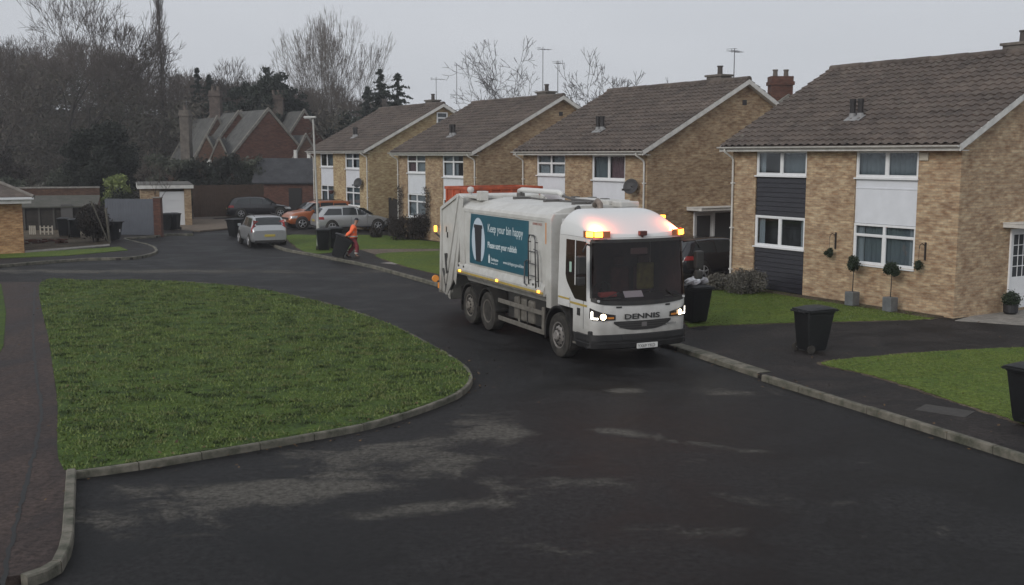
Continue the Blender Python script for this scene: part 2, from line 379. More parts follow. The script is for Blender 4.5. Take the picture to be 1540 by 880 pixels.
def hillz(x, y):
    k = max(0., min(1., (y - 100) / 60)); k = k * k * (3 - 2 * k)
    s = max(0., min(1., (25 - x) / 60)); s = s * s * (3 - 2 * s)
    return 11 * k * s + 1.2 * math.sin(x * .05) * k
xs = np.arange(-260, 301, 8.); ys = np.concatenate([np.arange(-40, 90, 10.), np.arange(90, 460, 8.)])
g = MB(); g.grid([[(x, y, -.06 + hillz(x, y)) for x in xs] for y in ys], flip=True)
struct(g.build('ground', LEAFL, smooth=True))
g = MB(); g.prism([(-60, -6), (25, -6), (25, 30), (8, 45), (0, 60), (-8, 82), (-28, 82), (-60, 64)], -.05, 0)
struct(g.build('road', ASPH))

def plate(name, px, z, mat, z0=-.04, smooth=True, step=.4):
    pts = GP(px, z); pts = catmull(pts, step, True) if smooth else pts
    b = MB(); b.prism(pts, z0, z); return struct(b.build(name, mat))

# pavement east of the road, one raised sheet
kerb_px = [(1750, 752), (1540, 684), (1340, 622), (1145, 563), (1035, 527), (850, 478), (660, 426), (560, 399), (480, 383), (430, 374), (408, 365), (396, 356), (372, 348), (340, 343)]
kl = catmull(GP(kerb_px, .1), .5)
b = MB(); b.prism(kl + [G(320, 329, .1), (-24, 88), (20, 130), (90, 110), (90, 8)], -.04, .1); struct(b.build('pavement', PATH))
# pavement on the far west side
wk_px = [(-320, 428), (-100, 408), (0, 399), (60, 394), (130, 389), (200, 387), (230, 381), (237, 376), (228, 369), (205, 363), (190, 358), (235, 355), (255, 352), (290, 352)]
wl = catmull(GP(wk_px, .1), .5)
b = MB(); b.prism(wl + [G(290, 330, .1), (-60, 95), (-140, 95), (-100, 40)], -.05, .096); struct(b.build('side_pavement', PATH))
# footpath on the near left, continuous with the green
fp = [(5, 424), (60, 424), (75, 520), (86, 600), (90, 690), (103, 705), (108, 760), (104, 815), (94, 840), (72, 854), (38, 864), (-60, 876), (-400, 880), (-400, 424)]
b = MB(); b.prism(GP(fp, .1), -.04, .1); struct(b.build('footpath', FPATH))
island_px = [(62, 424), (130, 421.5), (200, 421), (300, 425), (380, 433), (450, 446), (520, 464), (590, 489), (650, 519), (690, 543), (705, 558), (707, 571), (690, 588), (640, 608),
             (560, 633), (460, 652), (300, 679), (180, 698), (113, 707), (88, 690), (86, 600), (75, 520)]
def rag(pts, a=.03, sd=1):
    r = random.Random(sd); return [(p[0] + r.uniform(-a, a), p[1] + r.uniform(-a, a)) for p in pts]
isl = catmull(GP(island_px, .105), .3, True)
b = MB(); b.prism(isl, -.03, .106); struct(b.build('green_lawn', GRASSM))
verge = GP([(-300, 426), (2, 427), (9, 470), (5, 520), (-40, 600), (-300, 640)], .11)
b = MB(); b.prism(verge, 0, .11); struct(b.build('side_lawn', GRASSM))
lawnR = catmull(GP([(1237, 545), (1330, 534), (1430, 527), (1540, 522), (1700, 520), (1750, 560), (1740, 700), (1620, 664), (1540, 636), (1450, 607), (1370, 581), (1300, 561)], .12), .14, True)
lawnH1 = catmull(GP([(1030, 455), (1095, 432), (1150, 434), (1209, 446), (1300, 460), (1405, 477), (1300, 482), (1180, 485), (1062, 489), (1034, 489)], .12), .14, True)
lawnU = catmull(GP([(432, 354), (480, 353.5), (575, 354), (640, 362), (740, 371), (760, 374), (640, 374), (540, 375), (480, 381), (450, 374)], .12), .5, True)
lawnL = catmull(GP([(567, 382), (650, 377.5), (770, 374.5), (800, 420), (740, 428), (655, 411), (600, 397)], .12), .5, True)
for nm, pl in (('front_lawn', lawnR), ('front_lawn', lawnH1), ('front_lawn', lawnU), ('front_lawn', lawnL)):
    cx3 = sum(p[0] for p in pl) / len(pl); cy3 = sum(p[1] for p in pl) / len(pl); e3 = [(p[0] + (p[0] - cx3) / max(.1, math.hypot(p[0] - cx3, p[1] - cy3)) * .10, p[1] + (p[1] - cy3) / max(.1, math.hypot(p[0] - cx3, p[1] - cy3)) * .10) for p in pl]
    b = MB(); b.prism(rag(e3, .05, 3), .04, .106); struct(b.build('lawn_edge_soil', EARTH))
    b = MB(); b.prism(rag(pl, .035), .05, .12); struct(b.build(nm, GRASSM2))
strip = GP([(-300, 408), (0, 388), (100, 384), (192, 376), (180, 371), (100, 376), (38, 380), (-300, 399)], .12)
b = MB(); b.prism(strip, .03, .12); struct(b.build('verge_grass', GRASSM2))
b = MB(); b.prism(GP([(32, 381), (165, 369), (168, 340), (32, 340)], .108), .03, .108); struct(b.build('garden_soil', EARTH))
b = MB(); b.prism(GP([(38, 380), (165, 369), (165, 367), (38, 377)], .13), .03, .13); struct(b.build('garden_edging', CONC))
b = MB(); b.prism(GP([(540, 374.6), (640, 373.6), (800, 372), (800, 376), (650, 379), (566, 383)], .112), .03, .112); struct(b.build('driveway', DRIVE))
b = MB(); b.prism(GP([(430, 341), (480, 338), (600, 344), (578, 353), (480, 353), (432, 353)], .112), .03, .112); struct(b.build('driveway', PATH))
b = MB(); b.prism(GP([(1436, 482), (1480, 470), (1720, 452), (1760, 506), (1540, 489)], .112), .03, .112); struct(b.build('front_path', CONC))
b = MB(); b.prism(GP([(345, 343), (345, 329.5), (255, 329.5), (255, 345), (300, 347)], .112), .03, .112); struct(b.build('garage_apron', DRIVE))

def kerb(name, pts, width=.13, top=.125, off=0., mat=KERB, stone=.915):
    """kerb stones laid end to end along a line"""
    P = [Vector(p) for p in pts]; d = [0]
    for i in range(1, len(P)): d.append(d[-1] + (P[i] - P[i - 1]).length)
    def at(s):
        for i in range(1, len(P)):
            if d[i] >= s or i == len(P) - 1:
                t = (s - d[i - 1]) / max(1e-6, d[i] - d[i - 1]); q = P[i - 1].lerp(P[i], t); tg = (P[i] - P[i - 1]).normalized(); return q, Vector((-tg.y, tg.x))
    b = MB(); s = 0; r = random.Random(5)
    while s < d[-1] - .2:
        e = min(s + stone - .014, d[-1]); h = r.uniform(-.006, .006); ps = []
        for q in (s, (s + e) / 2, e):
            c, nn = at(q); ps.append((c + nn * (off - width / 2), c + nn * (off + width / 2)))
        vs = []
        for a, c in ps:
            m_ = a.lerp(c, .12); k_ = a.lerp(c, .88)
            vs += [(a.x, a.y, -.03), (a.x, a.y, top - .02 + h), (m_.x, m_.y, top + h), (k_.x, k_.y, top + h), (c.x, c.y, top - .02 + h), (c.x, c.y, -.03)]
        fs = [(i * 6 + j, i * 6 + j + 1, (i + 1) * 6 + j + 1, (i + 1) * 6 + j) for i in range(2) for j in range(5)] + [(5, 4, 3, 2, 1, 0), (12, 13, 14, 15, 16, 17)]
        b.add(vs, fs); s += stone
    return struct(b.build(name, mat))
kerb('kerb', catmull(GP([(1750, 752), (1540, 684), (1340, 622), (1149, 564)], .12), .4), top=.125, width=.12)
kerb('kerb', catmull(GP([(1149, 564), (1090, 545), (1035, 527), (950, 504)], .05), .4), top=.112, width=.36, off=-.02, mat=KERB)
kerb('kerb', catmull(GP([(950, 504), (850, 478), (660, 426), (560, 399), (480, 383), (430, 374), (408, 365), (396, 356), (372, 348), (345, 343)], .12), .5), top=.125)
kerb('kerb', wl, off=.05)
ki = catmull(GP([(106, 708), (180, 698.5), (300, 679.5), (460, 652.5), (560, 633.5), (640, 608.5), (690, 588.5), (707.5, 571), (705.5, 557.5), (690, 542.5), (650, 518.5), (590, 488.5), (520, 463.5), (450, 445.5), (380, 432.5), (300, 424.5), (200, 420.5), (130, 421), (62, 423.5)], .12), .4)
kerb('kerb', ki, width=.085, top=.108)
kerb('kerb', catmull(GP([(107, 706), (104, 760), (100, 815), (88, 843), (66, 856), (36, 866)], .12), .3), width=.13, top=.13)

# grass blades standing on the lawns
def inside(poly, x, y):
    c = np.zeros(len(x), bool); n = len(poly)
    for i in range(n):
        x1, y1 = poly[i]; x2, y2 = poly[(i + 1) % n]
        k = ((y1 > y) != (y2 > y)); with_ = (x2 - x1) * (y - y1) / ((y2 - y1) if y2 != y1 else 1e-9) + x1
        c ^= k & (x < with_)
    return c
def blades(name, poly, dens, h, z, mat, label, seed=1):
    rg = np.random.default_rng(seed); p = np.array(poly); lo = p.min(0); hi = p.max(0)
    n = int((hi[0] - lo[0]) * (hi[1] - lo[1]) * dens); x = rg.uniform(lo[0], hi[0], n); y = rg.uniform(lo[1], hi[1], n)
    clump = np.sin(x * 2.1 + np.sin(y * 1.7) * 2) * np.sin(y * 2.6 + np.sin(x * 1.3) * 2)
    k = inside(poly, x, y) & (rg.random(n) < .55 + .45 * clump); x = x[k]; y = y[k]; n = len(x)
    a = rg.uniform(0, math.pi, n); hh = h * rg.uniform(.5, 1.5, n); wd = .016 * rg.uniform(.7, 1.6, n)
    lx = rg.normal(0, .35, n) * hh; ly = rg.normal(0, .35, n) * hh
    v = np.empty((n, 3, 3)); v[:, 0] = np.stack([x - np.cos(a) * wd, y - np.sin(a) * wd, np.full(n, z - .005)], 1)
    v[:, 1] = np.stack([x + np.cos(a) * wd, y + np.sin(a) * wd, np.full(n, z - .005)], 1); v[:, 2] = np.stack([x + lx, y + ly, z + hh], 1)
    o = npmesh(name, v.reshape(-1, 3), np.arange(n * 3).reshape(-1, 3), mat)
    return tag(o, label, 'grass', kind='stuff')
BLADE = pm('grass_blade', (.155, .205, .050), .7, col2=(.062, .092, .022), vs=2.6, detail=8)
BLADE2 = pm('lawn_blade', (.135, .170, .036), .7, col2=(.088, .120, .024), vs=2.2, detail=8)
blades('grass', isl, 420, .038, .106, BLADE, 'short rough green grass covering the rounded central green', 1)
blades('grass', lawnR, 420, .02, .12, BLADE2, 'mown bright green grass of the lawn by the right edge of the picture', 2)
blades('grass', lawnH1, 300, .025, .12, BLADE2, 'mown green grass in front of the house with black cladding', 3)

# tar seams in the old footpath
for k, px in enumerate(([(52, 432), (50, 500), (54, 560), (62, 610), (56, 660), (36, 740), (14, 830), (0, 900)],)):
    cl_ = catmull(GP(px, .1), .12); r = random.Random(k); q = MB(); L_ = []; R_ = []
    for i, p in enumerate(cl_):
        w_ = .02 + .016 * r.random(); j = r.uniform(-.02, .02); L_.append((p[0] - w_ + j, p[1], .104)); R_.append((p[0] + w_ + j, p[1], .104))
    q.grid([L_, R_], flip=True); struct(q.build('tar_seam', pm('tar', (.008, .008, .008), .7)))

def tufts(name, poly, count, per, h, z, mat, label, seed):
    rg = np.random.default_rng(seed); p = np.array(poly); lo = p.min(0); hi = p.max(0); c = rg.uniform(lo, hi, (count * 2, 2)); c = c[inside(poly, c[:, 0], c[:, 1])][:count]
    r_ = rg.uniform(.05, .22, len(c)); n = len(c) * per; i = np.repeat(np.arange(len(c)), per); x = c[i, 0] + rg.normal(0, 1, n) * r_[i] * .8; y = c[i, 1] + rg.normal(0, 1, n) * r_[i] * .5
    k = inside(poly, x, y); x = x[k]; y = y[k]; n = len(x); a = rg.uniform(0, math.pi, n); hh = h * rg.uniform(.4, 1.3, n); wd = .018
    v = np.empty((n, 3, 3)); v[:, 0] = np.stack([x - np.cos(a) * wd, y - np.sin(a) * wd, np.full(n, z - .005)], 1); v[:, 1] = np.stack([x + np.cos(a) * wd, y + np.sin(a) * wd, np.full(n, z - .005)], 1)
    v[:, 2] = np.stack([x + rg.normal(0, .4, n) * hh, y + rg.normal(0, .4, n) * hh, z + hh], 1)
    tag(npmesh(name, v.reshape(-1, 3), np.arange(n * 3).reshape(-1, 3), mat), label, 'grass', kind='stuff')
tufts('grass_tufts', isl, 480, 36, .045, .106, pm('dark_blade', (.042, .066, .016), .8, col2=(.026, .044, .011), vs=3), 'darker coarse tufts scattered over the rounded central green', 7)
tufts('grass_tufts', isl, 500, 26, .05, .106, pm('dry_blade', (.15, .165, .06), .8, col2=(.10, .13, .04), vs=3), 'paler yellowish tufts scattered over the rounded central green', 8)

# fallen leaves and grit blown along the kerbs
rg = np.random.default_rng(77); L_ = []
for pl, zz, cnt, sp in ((ki, .012, 420, .22), (isl, .15, 260, 1.4), (lawnR, .15, 60, 1.0), (lawnH1, .15, 90, .8), (kl[:40], .012, 220, .25), (kl[:60], .115, 160, .5)):
    for _ in range(cnt): p = pl[rg.integers(len(pl))]; L_.append((p[0] + rg.normal(0, sp), p[1] + rg.normal(0, sp), zz, 0))
L_ = np.array(L_); n = len(L_); L_[:, 2] = np.where(inside(isl, L_[:, 0], L_[:, 1]), .14, np.where(L_[:, 2] > .1, L_[:, 2], .014)); a = rg.uniform(0, 6.28, n); s_ = rg.uniform(.015, .04, n)
d1 = np.stack([np.cos(a) * s_, np.sin(a) * s_, rg.normal(0, .006, n)], 1); d2 = np.stack([-np.sin(a) * s_ * .6, np.cos(a) * s_ * .6, rg.normal(0, .006, n)], 1); c = L_[:, :3]
v = np.stack([c - d1, c + d2, c + d1, c - d2], 1).reshape(-1, 3)
tag(npmesh('fallen_leaves', v, np.arange(n * 4).reshape(-1, 4), pm('dead_leaf', (.14, .085, .04), .9, col2=(.05, .032, .02), vs=4)), 'small brown fallen leaves scattered along kerbs and grass', 'leaves', kind='stuff')

# ------------------------------------------------------------------ houses of the row
AL = math.atan(970 / 1600.0)
D1 = Vector((-math.sin(AL), math.cos(AL))); D2 = Vector((math.cos(AL), math.sin(AL)))
C1 = Vector(G(1433.5, 478, .12)); HRZ = AL - math.pi / 2
HW, HD, EZ, RZ, OV = 8.75, 9.6, 4.62, 7.42, .42    # width, depth, eaves, ridge, overhang
SLOPE = math.atan2(RZ - EZ, HD / 2 + OV)

def tile_mat(name, c1, c2, lichen):
    m = pm(name, c1, .85, col2=c2, vs=1.3, bump=.4, bs=30, detail=9); n = m.node_tree.nodes; l = m.node_tree.links
    p = n['Principled BSDF']; old = p.inputs['Base Color'].links[0].from_socket
    t = n.new('ShaderNodeTexCoord'); a = n.new('ShaderNodeTexNoise'); a.inputs['Scale'].default_value = 3.5; a.inputs['Detail'].default_value = 8; a.inputs['Roughness'].default_value = .8
    l.new(t.outputs['Object'], a.inputs['Vector']); r = n.new('ShaderNodeMapRange'); r.inputs['From Min'].default_value = .55; r.inputs['From Max'].default_value = .72; l.new(a.outputs['Fac'], r.inputs['Value'])
    vo = n.new('ShaderNodeTexVoronoi'); vo.inputs['Scale'].default_value = 3.0; l.new(t.outputs['Object'], vo.inputs['Vector'])
    hs = n.new('ShaderNodeMix'); hs.data_type = 'RGBA'; hs.blend_type = 'MULTIPLY'; hs.inputs['Factor'].default_value = .45
    bw = n.new('ShaderNodeRGBToBW'); l.new(vo.outputs['Color'], bw.inputs[0]); rr = n.new('ShaderNodeMapRange'); rr.inputs['To Min'].default_value = .55; rr.inputs['To Max'].default_value = 1.5; l.new(bw.outputs[0], rr.inputs['Value'])
    l.new(old, hs.inputs['A']); l.new(rr.outputs[0], hs.inputs['B'])
    mi = n.new('ShaderNodeMix'); mi.data_type = 'RGBA'; l.new(r.outputs[0], mi.inputs['Factor']); l.new(hs.outputs['Result'], mi.inputs['A']); mi.inputs['B'].default_value = (*lichen, 1)
    l.new(mi.outputs['Result'], p.inputs['Base Color']); return m
TILE = tile_mat('pantiles', (.120, .094, .078), (.066, .052, .045), (.17, .155, .125))
SLATE = tile_mat('slates', (.10, .10, .094), (.055, .056, .054), (.17, .17, .145))
SLATE_D = tile_mat('dark_slates', (.040, .041, .046), (.024, .025, .029), (.07, .07, .07))

def roof_slope(mb, x0, x1, y0, z0, y1, z1, course=.33, col=.30, amp=.030, sub=6, drop=.040):
    """pantiled slope from eaves (y0,z0) to ridge (y1,z1): stepped, rolled courses"""
    L = math.hypot(y1 - y0, z1 - z0); n = max(1, round(L / course)); ty = (y1 - y0) / L; tz = (z1 - z0) / L; ny, nz = -tz * (1 if ty > 0 else -1), abs(ty)
    nx = int((x1 - x0) / col * sub); r = random.Random(3)
    rows = []
    for i in range(n):
        jit = [r.uniform(-.006, .006) for _ in range(nx // sub + 2)]
        for e in (0, 1):
            d = L * (i + e) / n; h = drop if e == 0 else 0.0; row = []
            for k in range(nx + 1):
                x = x0 + (x1 - x0) * k / nx; ph = (k % sub) / sub
                u = amp * (math.sin(ph * 2 * math.pi) * .6 + (.4 if ph < .35 else -.1)) + jit[k // sub] + h
                row.append((x, y0 + ty * d + ny * u, z0 + tz * d + nz * u))
            rows.append(row)
    mb.grid(rows, flip=(ty < 0))

def window(parent, x0, x1, z0, z1, y=0.03, cols=2, top=0.0, mat=WHITE, fw=.065, curtain=None, axis='y', sill=True, open_=False):
    """casement in a wall facing -y (axis y) or +x (axis x); frame part with pane sub-part"""
    def B(mb, a0, d0, c0, a1, d1, c1):
        if axis == 'y': mb.box(a0, d0, c0, a1, d1, c1)
        else: mb.box(-d0, a0, c0, -d1, a1, c1)
    f = MB(); t = .07
    B(f, x0, y, z0, x1, y + t, z0 + fw); B(f, x0, y, z1 - fw, x1, y + t, z1)
    B(f, x0, y, z0 + fw, x0 + fw, y + t, z1 - fw); B(f, x1 - fw, y, z0 + fw, x1, y + t, z1 - fw)
    xs_ = [x0 + (x1 - x0) * i / cols for i in range(1, cols)]
    zt = z1 - fw - top if top else z1 - fw
    for x in xs_: B(f, x - fw * .7, y + .002, z0 + fw, x + fw * .7, y + t - .002, z1 - fw)
    edges = [x0 + fw] + [q for x in xs_ for q in (x - fw * .7, x + fw * .7)] + [x1 - fw]
    if top:
        for i in range(0, len(edges), 2): B(f, edges[i], y + .004, zt - .03, edges[i + 1], y + t - .004, zt + .03)
    # inner sash bead
    for i in range(0, len(edges), 2):
        a, c = edges[i], edges[i + 1]; s = .022
        for (lo, hi) in (((z0 + fw), (zt - .03 if top else z1 - fw)),):
            B(f, a, y + .012, lo, a + s, y + t - .01, hi); B(f, c - s, y + .012, lo, c, y + t - .01, hi)
            B(f, a + s, y + .012, lo, c - s, y + t - .01, lo + s); B(f, a + s, y + .012, hi - s, c - s, y + t - .01, hi)
    wf = f.build('window', mat, parent, bevel=.006)
    if sill:
        s = MB(); B(s, x0 - .03, y - .08, z0 - .045, x1 + .03, y + .05, z0 - .002); s.build('sill', mat, wf, bevel=.006)
    p = MB(); B(p, x0 + fw * .5, y + .035, z0 + fw * .5, x1 - fw * .5, y + .041, z1 - fw * .5); p.build('pane', GLASS, wf)
    if curtain:
        yy = y + .16
        for (a, e, m) in curtain:
            c = MB()
            xa = x0 + (x1 - x0) * a; xe = x0 + (x1 - x0) * e; k = max(3, int((xe - xa) / .05)); pts = []
            for zz in (z0 + .03, z1 - .03):
                pts.append([((xa + (xe - xa) * i / k), yy + .03 * math.sin(i * 1.9), zz) if axis == 'y' else (-(yy + .03 * math.sin(i * 1.9)), xa + (xe - xa) * i / k, zz) for i in range(k + 1)])
            c.mi = m; c.grid(pts)
            c.build('curtain', [CURT, CURT_P, CURT_G], wf)
    return wf
CURT = pm('net_curtain', (.40, .41, .42), .9); CURT_P = pm('pink_curtain', (.24, .13, .14), .9, var=.3, vs=12); CURT_G = pm('grey_blind', (.19, .21, .22), .8)

def dish(parent, x, z, r=.3):
    """satellite dish on a bracket fixed to the front wall"""
    M = Matrix.Translation((x, -.28, z)) @ Matrix.Rotation(R(-62), 4, 'Z') @ Matrix.Rotation(R(72), 4, 'Y')
    d = MB(); d.lathe([(.02, -.07), (r * .5, -.045), (r * .8, -.01), (r, .03), (r * .98, .04), (r * .8, .005), (r * .5, -.03), (.02, -.05)], 24, M)
    o = d.build('satellite_dish', pm('dish_grey', (.035, .034, .036), .6), parent, smooth=True)
    a = MB(); a.tube((x, -.28, z), (x + .06, -.0, z - .1), .02, n=8); a.tube((x, -.26, z - .12), (x - .08, -.55, z - .12), .012, n=6); a.box(x - .11, -.62, z - .16, x - .05, -.54, z - .08)
    a.build('dish_arm', pm('dish_arm_grey', (.05, .05, .05), .6), o)

def aerial(name, x, y, z, h, label, n=7, ang=.6, L=.9):
    t = thing(name, label, 'aerial', (x, y, z), ang)
    ALU = pm('aerial_metal', (.20, .20, .21), .45, .7)
    m = MB(); m.tube((0, 0, 0), (0, 0, h), .022, .018, 8); m.build('mast', ALU, t)
    m = MB(); zz = h - .12; m.tube((-L * .35, 0, zz), (L * .65, 0, zz), .014, n=6)
    for i in range(n):
        xx = -L * .3 + L * .9 * i / (n - 1); q = .24 - .012 * i; m.tube((xx, -q, zz), (xx, q, zz), .009, n=5)
    m.tube((-L * .35, -.22, zz + .07), (-L * .35, .22, zz + .07), .009, n=5); m.tube((-L * .35, 0, zz - .08), (-L * .35, 0, zz + .08), .009, n=5)
    m.build('antenna', ALU, t); return t

def row_house(label, base, dz, brick, w1, w2, dark_left=False, glazed=False, gable_window=False, far=False, cur=None, dish_at=None, group='houses of the yellow brick row'):
    """w1 = left window bay, w2 = right bay: dict(top=..., low=...)"""
    h = thing('brick_house', label, 'house', (base[0], base[1], dz), HRZ, group)
    X0 = -HW
    b = MB()
    piers = ((X0, -7.66), (-5.46, -3.55), (-1.35, 0))
    for a, c in piers: b.box(a, 0, -.3, c, .28, EZ)
    b.box(-3.55, 0.002, -.3, -1.35, .28, w2['zb'])                 # brickwork below the right hand bay
    if not dark_left: b.box(-7.66, .002, -.3, -5.46, .28, .55)
    # sides with gables (clockwise polygons in y,z) and back
    gp = [(.28, -.3), (HD, -.3), (HD, EZ), (HD / 2, RZ - .16), (.28, EZ + .13), (.28, EZ)]
    b.prism(gp, -.28, 0, axis='x'); b.prism(gp, X0, X0 + .28, axis='x')
    b.box(X0 + .28, HD - .28, -.3, -.28, HD, EZ)
    b.build('wall', brick, h)
    it = MB(); it.box(X0 + .29, .55, -.1, -.29, .60, EZ - .03); it.build('room_wall', pm('room_grey', (.05, .048, .047), .9, var=.6, vs=1.1), h)
    # infill boards between the windows
    pr = MB(); lm = BLACKB if dark_left else PANEL
    for lo, hi in ((.0 if dark_left else .55, w1['zb'] - .05), (w1['zm'] + .01, w1['zt'] - .05)):
        pl = MB()
        if dark_left:
            z = lo; pl.box(-7.655, .06, lo, -5.465, .12, hi)
            while z < hi - .02:
                e = min(z + .148, hi); pl.prism([(.045, z), (.032, z + .01), (.05, e - .006), (.1, e), (.1, z)], -7.655, -5.465, axis='x'); z += .15
        else: pl.box(-7.655, .05, lo, -5.465, .10, hi)
        pl.build('infill_panel', lm, h, bevel=0 if dark_left else .004)
    pr.box(-3.545, .05, w2['zm'] + .01, -1.355, .10, w2['zt'] - .05)
    if dark_left: pr.box(-3.545, .035, w2['zt'] - .32, -1.355, .049, w2['zt'] - .28)
    pr.build('infill_panel', PANEL, h, bevel=.004)
    c = {'a': [(.02, .14, 0), (.86, .98, 0)], 'b': [(.02, .14, 0), (.86, .98, 0)], 'c': [(.02, .14, 0), (.86, .98, 0)], 'd': [(.02, .14, 0), (.86, .98, 0)]}; c.update(cur or {})
    window(h, -7.655, -5.465, w1['zt'], EZ - .12, cols=2, top=w1.get('tt', 0), curtain=c.get('a'), mat=WHITE)
    window(h, -7.655, -5.465, w1['zb'], w1['zm'], cols=2, top=w1.get('tb', 0), curtain=c.get('b'), mat=WHITE)
    window(h, -3.545, -1.355, w2['zt'], EZ - .12, cols=2, top=w2.get('tt', 0), curtain=c.get('c'), mat=WHITE)
    window(h, -3.545, -1.355, w2['zb'], w2['zm'], cols=2, top=w2.get('tb', 0), curtain=c.get('d'), mat=WHITE)
    # roof
    rf = MB(); ex = .24; zf = EZ + .02
    roof_slope(rf, X0 - ex, ex, -OV, zf, HD / 2, RZ); roof_slope(rf, X0 - ex, ex, HD + OV, zf, HD / 2, RZ, sub=3)
    und = [(-OV, zf - .02), (HD / 2, RZ - .03), (HD + OV, zf - .02), (HD + OV - .05, zf - .06), (HD / 2, RZ - .12), (-OV + .05, zf - .06)]
    rf.prism(und, X0 - ex + .01, ex - .01, axis='x')
    roof = rf.build('roof', TILE, h)
    rt = MB(); n = int((HW + 2 * ex) / .45)
    for i in range(n):
        xa = X0 - ex + (HW + 2 * ex) * i / n; rt.tube((xa, HD / 2, RZ - .02 + .006 * (i % 3)), (xa + (HW + 2 * ex) / n - .01, HD / 2, RZ - .02 + .006 * (i % 3)), .13, n=10)
    rt.build('ridge_tiles', TILE, roof, smooth=True, auto=40)
    # fascia, soffit, barge boards, gutter, downpipes
    t = MB(); t.box(X0 - ex + .03, -OV + .03, EZ - .15, ex - .03, -OV + .055, EZ + .0); t.box(X0 - ex + .03, -OV + .056, EZ - .15, ex - .03, .0, EZ - .13)
    t.box(X0 - ex + .03, HD + .0, EZ - .15, ex - .03, HD + OV - .03, EZ)
    t.build('fascia', WHITE_D, h)
    bb = MB(); sl_ = (RZ - EZ) / (HD / 2 + OV)
    for xx in (ex - .028, X0 - ex + .003):
        bb.prism([(-OV + .02, EZ - .16), (HD / 2, RZ - .20), (HD / 2, RZ - .015), (-OV + .02, EZ + .02)], xx, xx + .03, axis='x')
        bb.prism([(HD + OV - .02, EZ - .16), (HD + OV - .02, EZ + .02), (HD / 2 + .001, RZ - .015), (HD / 2 + .001, RZ - .20)], xx, xx + .03, axis='x')
        bb.prism([(.0, EZ + .03), (HD / 2, RZ - .17), (HD - .0, EZ + .03), (HD, EZ + .01), (HD / 2, RZ - .19), (0, EZ + .01)], -.005 if xx > 0 else X0 - ex + .034, ex - .03 if xx > 0 else X0 + .005, axis='x')
    bb.build('bargeboard', WHITE_D, h)
    gu = MB(); arc = [(-OV - .055 + .058 * math.cos(a), EZ - .005 + .058 * math.sin(a)) for a in [math.pi + math.pi * i / 8 for i in range(9)]]
    gu.prism(arc, X0 - ex, ex, axis='x'); gu.build('gutter', WHITE_D, h, smooth=True, auto=40)
    for xx in ((X0 + .08,) if dark_left else (-.1, X0 + .08)):
        dp = MB(); dp.path([(xx, -OV - .05, EZ - .06), (xx, -OV - .03, EZ - .16), (xx, -.12, EZ - .34), (xx, -.07, EZ - .44), (xx, -.07, .1)], .036, 10)
        for zz in (3.4, 1.9, .5): dp.box(xx - .055, -.11, zz, xx + .055, .0, zz + .05)
        dp.build('downpipe', WHITE_D, h, smooth=True, auto=40)
    # soil vents
    for k, xx in enumerate((-4.75, -4.45)):
        yv = 1.15; zv = EZ + (yv + OV) * sl_
        v = MB(); v.tube((xx, yv, zv), (xx, yv, zv + .56), .085, n=10); v.tube((xx, yv, zv + .48), (xx, yv, zv + .60), .10, n=10)
        v.build('roof_vent', pm('vent_black', (.02, .018, .018), .6), roof)
    v = MB()
    for xx in (-4.75, -4.45): v.lathe([(.12, 0), (.10, .16), (.078, .2)], 10, Matrix.Translation((xx, 1.15, EZ + (1.15 + OV) * sl_ - .02)))
    v.prism([(.92, EZ + (.92 + OV) * sl_ + .05), (1.22, EZ + (1.22 + OV) * sl_ + .05), (1.22, EZ + (1.22 + OV) * sl_ + .075), (.92, EZ + (.92 + OV) * sl_ + .075)], -4.9, -4.3, axis='x')
    v.build('vent_flashing', pm('lead', (.24, .24, .24), .7, var=.2), roof)
    # low ridge chimney
    cx_, cy_ = -1.9, HD / 2 + .35
    ch = MB(); ch.box(cx_ - .42, cy_ - .3, RZ - .6, cx_ + .42, cy_ + .3, RZ + .22); ch.box(cx_ - .48, cy_ - .36, RZ + .22, cx_ + .48, cy_ + .36, RZ + .30)
    co = ch.build('chimney', pm('chimney_render', (.13, .115, .10), .9, var=.25), roof)
    po = MB(); po.lathe([(.11, 0), (.10, .3), (.13, .32), (.13, .36)], 12, Matrix.Translation((cx_ + .05, cy_, RZ + .30))); po.build('chimney_pot', pm('pot', (.07, .06, .055), .8), co)
    # side entrance: canopy, glazed door and side light
    cn = MB(); cn.box(.0, 1.95, 2.36, .85, 4.35, 2.47); cn.box(.0, 1.93, 2.47, .88, 4.37, 2.50); cn.build('porch_canopy', WHITE_D, h, bevel=.01)
    d = MB()
    for a, c2 in ((2.3, 2.36), (3.24, 3.36), (4.2, 4.26)): d.box(.002, a, 0, .05, c2, 2.3)
    d.box(.002, 2.36, 2.24, .048, 3.24, 2.3); d.box(.002, 3.36, 2.24, .048, 4.2, 2.3); d.box(.002, 3.36, .0, .045, 4.2, .95)
    fr = d.build('door_frame', WHITE, h)
    dm = WHITE if dark_left else pm('door_white', (.6, .6, .6), .4)
    d = MB(); d.box(.006, 2.365, .05, .03, 3.235, .95); d.box(.006, 2.365, .95, .03, 2.45, 2.235); d.box(.006, 3.15, .95, .03, 3.235, 2.235); d.box(.006, 2.45, 2.14, .03, 3.15, 2.235)
    if not glazed:
     for i in (1, 2): d.box(.01, 2.45 + .233 * i - .012, .95, .026, 2.45 + .233 * i + .012, 2.14)
    if not glazed:
     for i in (1, 2, 3): d.box(.011, 2.45, .95 + .2975 * i - .012, .025, 3.15, .95 + .2975 * i + .012)
    do = d.build('door', dm, h)
    p = MB(); p.box(.014, 2.45, .95, .018, 3.15, 2.14); p.build('pane', pm('door_pane', (.05, .055, .06), .12), do)
    p = MB(); p.box(.02, 3.36, .95, .025, 4.2, 2.24); p.build('side_light', pm('door_pane', (.05, .055, .06), .12), fr)
